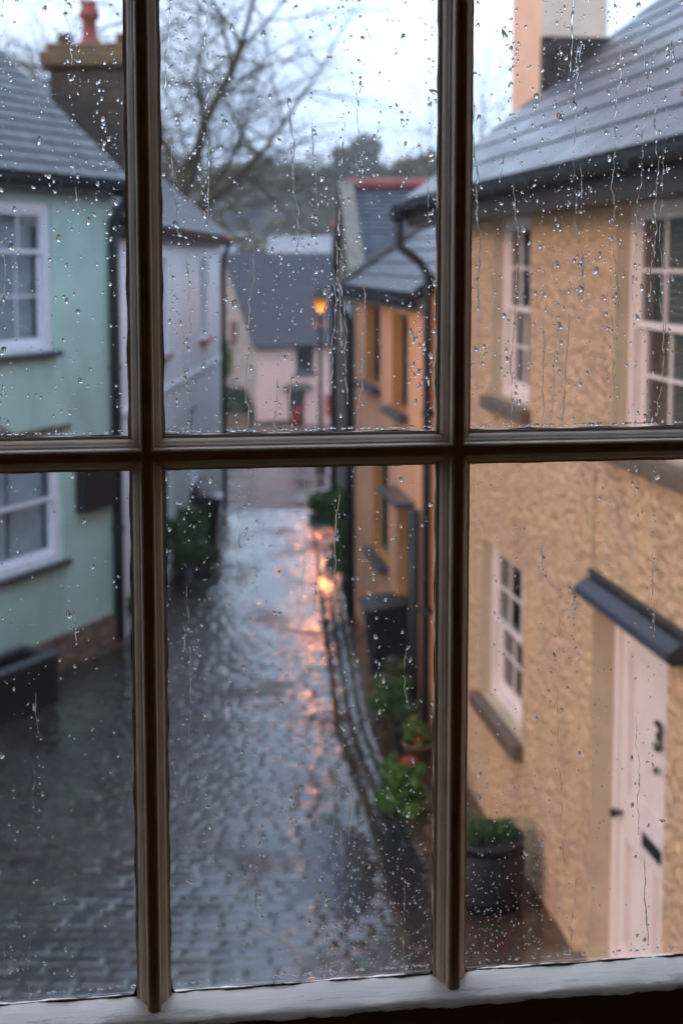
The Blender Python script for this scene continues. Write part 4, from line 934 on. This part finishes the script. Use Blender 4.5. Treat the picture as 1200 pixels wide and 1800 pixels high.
# ------------------------------------------------------------------ the lit street lamp
def lamp():
    Y = 38.0; p = at(563, 700, Y); zb = g(Y); H = 3.99 - zb - .72
    T = thing('street_lamp', 'black lamp post with a glowing amber lantern near the bottom of the lane', 'street lamp', (p.x, Y, zb), 0)
    m = MB(); m.lathe([(.16, 0), (.16, .12), (.13, .16), (.12, .7), (.14, .74), (.09, .85), (.06, .95), (.05, 2.4), (.07, 2.44), (.05, 2.5), (.04, H), (.06, H + .03)], 16); m.build('post', 'black_iron', T, smooth=True)
    m = MB(); m.tube([(-.3, 0, H - .35), (.3, 0, H - .35)], .014, 8); m.build('ladder_bar', 'black_iron', T)
    m = MB(); w0, w1, z0, z1 = .09, .21, H + .05, H + .42
    for sx in (-1, 1):
        for sy in (-1, 1): m.tube([(sx * w0, sy * w0, z0), (sx * w1, sy * w1, z1)], .012, 6)
    for ww, zz in ((w0, z0), (w1, z1)):
        m.tube([(-ww, -ww, zz), (ww, -ww, zz), (ww, ww, zz), (-ww, ww, zz), (-ww, -ww, zz)], .014, 6)
    ln = m.build('lantern', 'black_iron', T)
    g_ = MB(); a, b, c, d = w0 - .004, w1 - .006, z0 + .01, z1 - .01
    for k in range(4):
        q = [(-1, -1), (1, -1), (1, 1), (-1, 1)]; u, v = q[k], q[(k + 1) % 4]; g_.quad((u[0] * a, u[1] * a, c), (v[0] * a, v[1] * a, c), (v[0] * b, v[1] * b, d), (u[0] * b, u[1] * b, d))
    g_.build('lantern_glass', 'lamp_glass', ln)
    bl = MB(); bl.lathe([(.001, -.06), (.045, -.045), (.06, 0), (.045, .045), (.001, .06)], 14, 0, 0, H + .17); bl.build('bulb', 'lamp_bulb', ln, smooth=True)
    t = MB(); t.lathe([(.30, 0), (.27, .03), (.12, .16), (.06, .2), (.06, .25), (.02, .29), (.03, .33), (.001, .36)], 16, 0, 0, z1 + .012); t.build('lantern_cap', 'black_iron', ln, smooth=True)
    pl = bpy.data.lights.new('lamp_light', 'POINT'); pl.energy = LAMP_W; pl.color = (1, .32, .07); pl.shadow_soft_size = .10
    po = bpy.data.objects.new('lamp_light', pl); scene.collection.objects.link(po); po.parent = T; po.location = (0, 0, H + .17)
LAMP_W = 1500
def emis(name, c, s):
    m = NM(name); m.b.inputs['Emission Color'].default_value = (*c, 1); m.b.inputs['Emission Strength'].default_value = s; return m.done((.4, .2, .06), .5)
M['lamp_bulb'] = emis('lamp_bulb', (1, .40, .10), 6)
lg = NM('lamp_glass'); lg.t.nodes.remove(lg.b)
tr = lg.n('BsdfTransparent'); tr.inputs[0].default_value = (1, .75, .45, 1); em = lg.n('Emission'); em.inputs[0].default_value = (1, .46, .13, 1); em.inputs[1].default_value = .26; ad = lg.n('AddShader')
mx3 = lg.n('MixShader'); mx3.inputs[0].default_value = .75; lg.l(tr.outputs[0], mx3.inputs[1]); lg.l(em.outputs[0], mx3.inputs[2]); lg.l(mx3.outputs[0], lg.t.nodes['Material Output'].inputs[0]); M['lamp_glass'] = lg.m
lamp()

# ------------------------------------------------------------------ the room and the sash window we look through
YAW = R(8.0); WD = 1.30
WR = thing('sash_window', 'rain spattered multi paned window with brown painted glazing bars, close in front of everything', 'window', (0, WD, E), YAW)
wx_ = Vector((math.cos(YAW), math.sin(YAW), 0)); wn = Vector((-math.sin(YAW), math.cos(YAW), 0)); W0 = Vector((0, WD, E))
def wuv(px, py, depth=0.0):     # point of the glass plane behind a photo pixel, in window coordinates (u, v)
    a = at(px, py, 1.0) - Vector((0, 0, E)); t = (WD * math.cos(YAW) - depth) / a.dot(wn); q = a * t - Vector((0, WD, 0)); return q.dot(wx_), q.z
uL, uR = wuv(256, 600)[0], wuv(796, 600)[0]
vB = wuv(600, 789)[1]; vS = wuv(600, 1724)[1]
pitch = uR - uL; uE0, uE1 = uL - pitch, uR + pitch; vT = vB + (vB - vS) * 1.02
print('window', uL, uR, vB, vS, pitch)
# half profile of a glazing bar: (half width, distance inward from the glass)
PROF = [(.0165, -.003), (.0165, .0045), (.0140, .0052), (.0138, .0066), (.0128, .0100), (.0108, .0132), (.0088, .0150), (.0086, .0165), (.0070, .0172), (.0066, .0235), (.0060, .0262), (.0036, .0280)]
def bar(name, p, q, horiz, dy=0.0, n=60, wob=.00008, seed=0):
    rnd = random.Random(seed); ph = [rnd.random() * 6.28 for _ in range(8)]
    full = [(-h, t) for h, t in reversed(PROF)][::-1]; full = [(-h, t) for h, t in PROF] + [(h, t) for h, t in reversed(PROF)]
    V, F = [], []; m = len(full)
    for i in range(n + 1):
        s = i / n; x = p + (q - p) * s
        for j, (h, t) in enumerate(full):
            e = wob * (math.sin(x * 61 + ph[j % 8]) + .6 * math.sin(x * 147 + ph[(j + 3) % 8]))
            hh = h + e; V.append((x, -(t - dy) , hh) if horiz else (hh, -(t - dy), x))
    for i in range(n):
        for j in range(m):
            a, b = i * m + j, i * m + (j + 1) % m; F.append((a, b, b + m, a + m))
    o = npmesh(name, V, F, 'bar', WR); return o
for k, u in enumerate((uL, uR)):
    o = bar('glazing_bar', vS - .004, vT, False, 0, 90, seed=k); o.location.x = u
    o['label'] = ('left', 'right')[k] + ' upright glazing bar'
for k, (a, b) in enumerate(((uE0, uL - .0034), (uL + .0034, uR - .0034), (uR + .0034, uE1))):
    o = bar('glazing_bar', a, b, True, .0006, 60, seed=5 + k); o.location.z = vB
# bottom rail: ledge at the glass, worn top, front face in shade
def bottom_rail():
    V, F = [], []; rnd = random.Random(3); n = 160
    prof = [(.006, -.02), (.0055, -.0005), (-.002, .0005), (-.020, -.0015), (-.036, -.0035), (-.0415, -.0055), (-.0445, -.010)]
    for i in range(n + 1):
        u = uE0 - .03 + (uE1 - uE0 + .06) * i / n
        for j, (d, z) in enumerate(prof):
            e = .0006 * math.sin(u * 40 + j) + .0005 * math.sin(u * 113 + 2 * j) + .0003 * math.sin(u * 290 + j * 3) + .00025 * rnd.uniform(-1, 1)
            V.append((u, d + e * (j > 3), vS + z + e))
    m = len(prof)
    for i in range(n):
        for j in range(m - 1): a = i * m + j; F.append((a, a + 1, a + 1 + m, a + m))
    npmesh('sill_ledge', V, F, 'rail', WR, True)
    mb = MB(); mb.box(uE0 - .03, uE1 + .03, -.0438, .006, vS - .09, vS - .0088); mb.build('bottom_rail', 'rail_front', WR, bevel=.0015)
bottom_rail()
mb = MB(); mb.box(uE0 - .05, uE0 - .014, -.045, .02, vS - .09, vT + .05); mb.build('stile', 'bar', WR, bevel=.002)
mb = MB(); mb.box(uE1 + .014, uE1 + .05, -.045, .02, vS - .09, vT + .05); mb.build('stile', 'bar', WR, bevel=.002)
mb = MB(); mb.box(uE0 - .014, uE1 + .014, -.044, .019, vT + .01, vT + .05); mb.build('top_rail', 'bar', WR, bevel=.002)
cols = [(uE0, uL), (uL, uR), (uR, uE1)]; rows = [(vS, vB), (vB, vT)]
rr_ = random.Random(12)
for (a, b) in cols:
    for (c, d) in rows:
        p = MB(); p.box(a + .003, b - .003, .001, .004, c + .003, d - .003); p.build('pane', 'pane', WR)
        # ragged old putty round the pane
        q = MB(); n = 70; hw = .0158
        def edge(fix, s0, s1, horiz, sgn):
            prev = None
            for i in range(n + 1):
                s = s0 + (s1 - s0) * i / n; e = hw + .0011 + .0005 * math.sin(s * 90 + fix * 50) + .0004 * rr_.uniform(-1, 1) * (rr_.random() < .5) + .008 * math.exp(-min(abs(s - s0), abs(s1 - s) ) / .004) * .45
                cur = ((s, fix + sgn * e) if horiz else (fix + sgn * e, s), (s, fix) if horiz else (fix, s))
                if prev:
                    P4 = [prev[0], cur[0], cur[1], prev[1]]
                    q.quad(*[(x, -.0008, z) for x, z in P4]); q.quad((prev[0][0], -.0008, prev[0][1]), (cur[0][0], -.0008, cur[0][1]), (cur[0][0], .0008, cur[0][1]), (prev[0][0], .0008, prev[0][1]))
                prev = cur
        edge(c if c == vB else c - .0155, a, b, True, 1); edge(d, a, b, True, -1); edge(a, c, d, False, 1); edge(b, c, d, False, -1)
        q.build('putty', 'putty', WR)

# rain on the outer face of the glass: beads and running trails of water
def rain():
    rng = np.random.RandomState(17); VV, FF = [], []; base = 0
    nr, ns = 3, 10
    def cap(u, v, a, b, hgt, tilt, skew):
        nonlocal base
        th = np.linspace(0, 2 * np.pi, ns, endpoint=False); P_ = []
        wob = 1 + .18 * np.sin(2 * th + rng.rand() * 6) * rng.rand() + .12 * np.sin(3 * th + rng.rand() * 6)
        for i in range(nr):
            f = math.cos(i / nr * math.pi / 2); hh = math.sin(i / nr * math.pi / 2) * hgt
            x = a * f * np.cos(th) * wob; z = b * f * np.sin(th) * wob; z = np.where(z > 0, z * skew, z) - i * b * .12
            xr = x * math.cos(tilt) - z * math.sin(tilt); zr = x * math.sin(tilt) + z * math.cos(tilt)
            P_.append(np.stack([u + xr, np.full(ns, .0041 + hh), v + zr], 1))
        P_.append(np.array([[u, .0041 + hgt, v - b * .3], [u, .0041, v]])); V = np.concatenate(P_); F = []
        for i in range(nr - 1):
            for k in range(ns): F.append((i * ns + k, i * ns + (k + 1) % ns, (i + 1) * ns + (k + 1) % ns, (i + 1) * ns + k))
        top = nr * ns
        for k in range(ns): F.append(((nr - 1) * ns + k, (nr - 1) * ns + (k + 1) % ns, top, top)); F.append((k, top + 1, (k + 1) % ns, (k + 1) % ns))
        VV.append(V); FF.extend([tuple(x + base for x in f) for f in F]); base += len(V)
    def trail(u, v0, v1, wd, wavy):
        nonlocal base
        n = max(6, int(abs(v1 - v0) / .0028)); s = np.linspace(0, 1, n); v = v0 + (v1 - v0) * s
        ph = rng.rand(6) * 6; uu = u + wavy * (np.sin(v * 90 + ph[0]) + .6 * np.sin(v * 210 + ph[1]) + .35 * np.sin(v * 470 + ph[2])) + .004 * np.sin(v * 17 + ph[3])
        w_ = wd * (.45 + .4 * np.abs(np.sin(v * 160 + ph[4])) + .5 * np.clip(np.sin(v * 70 + ph[5]), 0, 1) ** 2) * np.clip(s * 8, .1, 1) * np.clip((1 - s) * 14, .3, 1)
        gap = np.clip(np.sin(v * rng.uniform(120, 420) + rng.rand() * 6) * 3 + rng.uniform(1.6, 4), .10, 1); w_ *= gap
        th = np.linspace(0, np.pi, 6); V = []
        for i in range(n): V += [(uu[i] + w_[i] * math.cos(t), .0041 + w_[i] * 1.0 * math.sin(t), v[i]) for t in th]
        V = np.array(V); m = 6; F = []
        for i in range(n - 1):
            for k in range(m): F.append((i * m + k, i * m + (k + 1) % m, (i + 1) * m + (k + 1) % m, (i + 1) * m + k))
        VV.append(V); FF.extend([tuple(x + base for x in f) for f in F]); base += len(V)
        cap(uu[-1], v[-1], wd * 1.25, wd * 1.8, wd * 1.2, 0, 1.5)
    dens = {(0, 0): .35, (1, 0): .8, (2, 0): .32, (0, 1): 1.45, (1, 1): 1.4, (2, 1): 1.5}
    for ci, (a, b) in enumerate(cols):
        for ri, (c, d) in enumerate(rows):
            k = dens[(ci, ri)]; a2, b2, c2, d2 = a + .017, b - .017, c + (.004 if ri == 0 else .018), d - .018
            lanes_ = rng.uniform(a2, b2, 26)
            for _ in range(int(46 * (.5 + k))):          # water gathered along the bottom of the pane
                r = .0006 + abs(rng.normal(0, .0005)); cap(rng.uniform(a2, b2), c2 + (.001 if ri else .003) + abs(rng.normal(0, .0008)), r * 1.6, r, r * .8, 0, 1)
            # running trails
            for _ in range(int((18 if ri else 22) * k)):
                u = float(np.clip(lanes_[rng.randint(len(lanes_))], a2 + .004, b2 - .004)); top = rng.uniform(c2 + .1 * (d2 - c2), d2 + .02 * (ri == 1)); ln = rng.choice([.03, .05, .09, .15, .26]) * rng.uniform(.6, 1.2)
                trail(u, min(top, d2), max(c2, min(top, d2) - ln), rng.uniform(.0004, .00105) * (1 if ri else .75), rng.uniform(.0004, .0014))
                # beads left in its wake
                for _ in range(rng.randint(3, 10)):
                    r = abs(rng.normal(0, .0006)) + .0004; cap(u + rng.normal(0, .0035), rng.uniform(max(c2, top - ln), top), r, r * rng.uniform(1, 2.0), r * .8, rng.normal(0, .3), rng.uniform(.8, 1.5))
            for _ in range(int(1500 * k)):
                u = rng.uniform(a2, b2) if rng.rand() < .4 else float(np.clip(lanes_[rng.randint(len(lanes_))] + rng.normal(0, .0022), a2, b2)); v = rng.uniform(c2, d2); r = .00026 + min(rng.exponential(.00036), .0022)
                if ri == 1 and rng.rand() < .25 and v < c2 + .25 * (d2 - c2): continue
                cap(u, v, r, r * rng.uniform(.8, 1.9), r * rng.uniform(.75, 1.05), rng.normal(0, .5), rng.uniform(.8, 1.5))
            # clusters of bigger beads
            for _ in range(int(14 * k)):
                uc, vc = rng.uniform(a2 + .01, b2 - .01), rng.uniform(c2 + .02, d2)
                for _ in range(rng.randint(6, 16)):
                    r = .00045 + abs(rng.normal(0, .0007)); u, v = uc + rng.normal(0, .004), vc + rng.normal(0, .022)
                    if a2 < u < b2 and c2 < v < d2: cap(u, v, r, r * rng.uniform(.9, 2.2), r * .95, rng.normal(0, .3), rng.uniform(.8, 1.6))
    for (u0, u1, n_) in ((uR + .018, uR + .10, 260), (uL + .16, uR - .02, 420)):     # fine splashes low on the glass
        for _ in range(n_):
            u = rng.uniform(u0, u1); v = vS + .004 + abs(rng.normal(0, .09)); 
            if v > vB - .03: continue
            r = .00035 + abs(rng.normal(0, .00035)); cap(u, v, r, r * rng.uniform(.9, 1.6), r * .8, 0, 1.2)
    me = bpy.data.meshes.new('raindrops'); V = np.concatenate(VV)
    FF = [f if len(set(f)) == 4 else tuple(dict.fromkeys(f)) for f in FF]
    me.from_pydata(V.tolist(), [], FF); me.polygons.foreach_set('use_smooth', [True] * len(me.polygons)); me.update()
    import bmesh
    bm = bmesh.new(); bm.from_mesh(me); bmesh.ops.recalc_face_normals(bm, faces=bm.faces); bm.to_mesh(me); bm.free()
    me.polygons.foreach_set('use_smooth', [True] * len(me.polygons))
    me.materials.append(M['water_drop']); o = bpy.data.objects.new('raindrops', me); scene.collection.objects.link(o); o.parent = None
    o.location = WR.location; o.rotation_euler = WR.rotation_euler; print('rain faces', len(FF)); return o
struct(rain(), 'stuff', 'clear raindrops and wavy running trails of water on the window glass')

# the dim room around the viewer (window coordinates)
def room():
    X0, X1, Y0, Y1, Z0, Z1 = -1.9, 2.1, -3.4, -.0, -1.62, 1.0
    a, b, c, d = uE0 - .05, uE1 + .05, vS - .09, vT + .05
    def place(mb, name, mat):
        o = mb.build(name, mat); o.location = WR.location; o.rotation_euler = WR.rotation_euler; return struct(o)
    m = MB(); th = .05; y0, y1 = -.02, th
    for (p, q, r, s) in ((X0 - .1, a, Z0 - 3.5, Z1 + .6), (b, X1 + .1, Z0 - 3.5, Z1 + .6), (a, b, Z0 - 3.5, c), (a, b, d, Z1 + .6)): m.box(p, q, y0, y1, r, s)
    place(m, 'window_wall', 'plaster_in')
    m = MB(); m.box(X0 - .1, X0, Y0, y0, Z0, Z1); place(m, 'room_wall', 'plaster_in')
    m = MB(); m.box(X1, X1 + .1, Y0, y0, Z0, Z1); place(m, 'room_wall', 'plaster_in')
    m = MB(); m.box(X0 - .1, X1 + .1, Y0 - .1, Y0, Z0, Z1); place(m, 'room_wall', 'plaster_in')
    m = MB(); m.box(X0 - .1, X1 + .1, Y0 - .1, y0 - .002, Z1, Z1 + .1); place(m, 'ceiling', 'plaster_in')
    m = MB(); m.box(X0 - .1, X1 + .1, Y0 - .1, y0 - .002, Z0 - .1, Z0); place(m, 'room_floor', 'floor_in')
room()

# ------------------------------------------------------------------ rain haze over the valley
def haze(d):
    m = bpy.data.materials.new('haze_air'); m.use_nodes = True; t = m.node_tree; t.nodes.clear()
    o = t.nodes.new('ShaderNodeOutputMaterial'); v = t.nodes.new('ShaderNodeVolumePrincipled')
    v.inputs['Color'].default_value = (.86, .88, .90, 1); v.inputs['Density'].default_value = d; v.inputs['Anisotropy'].default_value = .2
    t.links.new(v.outputs[0], o.inputs['Volume']); M['haze'] = m
    mb = MB(); mb.box(-340, 340, -70, 470, -30, 38); h = mb.build('haze', 'haze'); struct(h, 'stuff', 'pale rainy haze hanging over the valley')
haze(.0008)
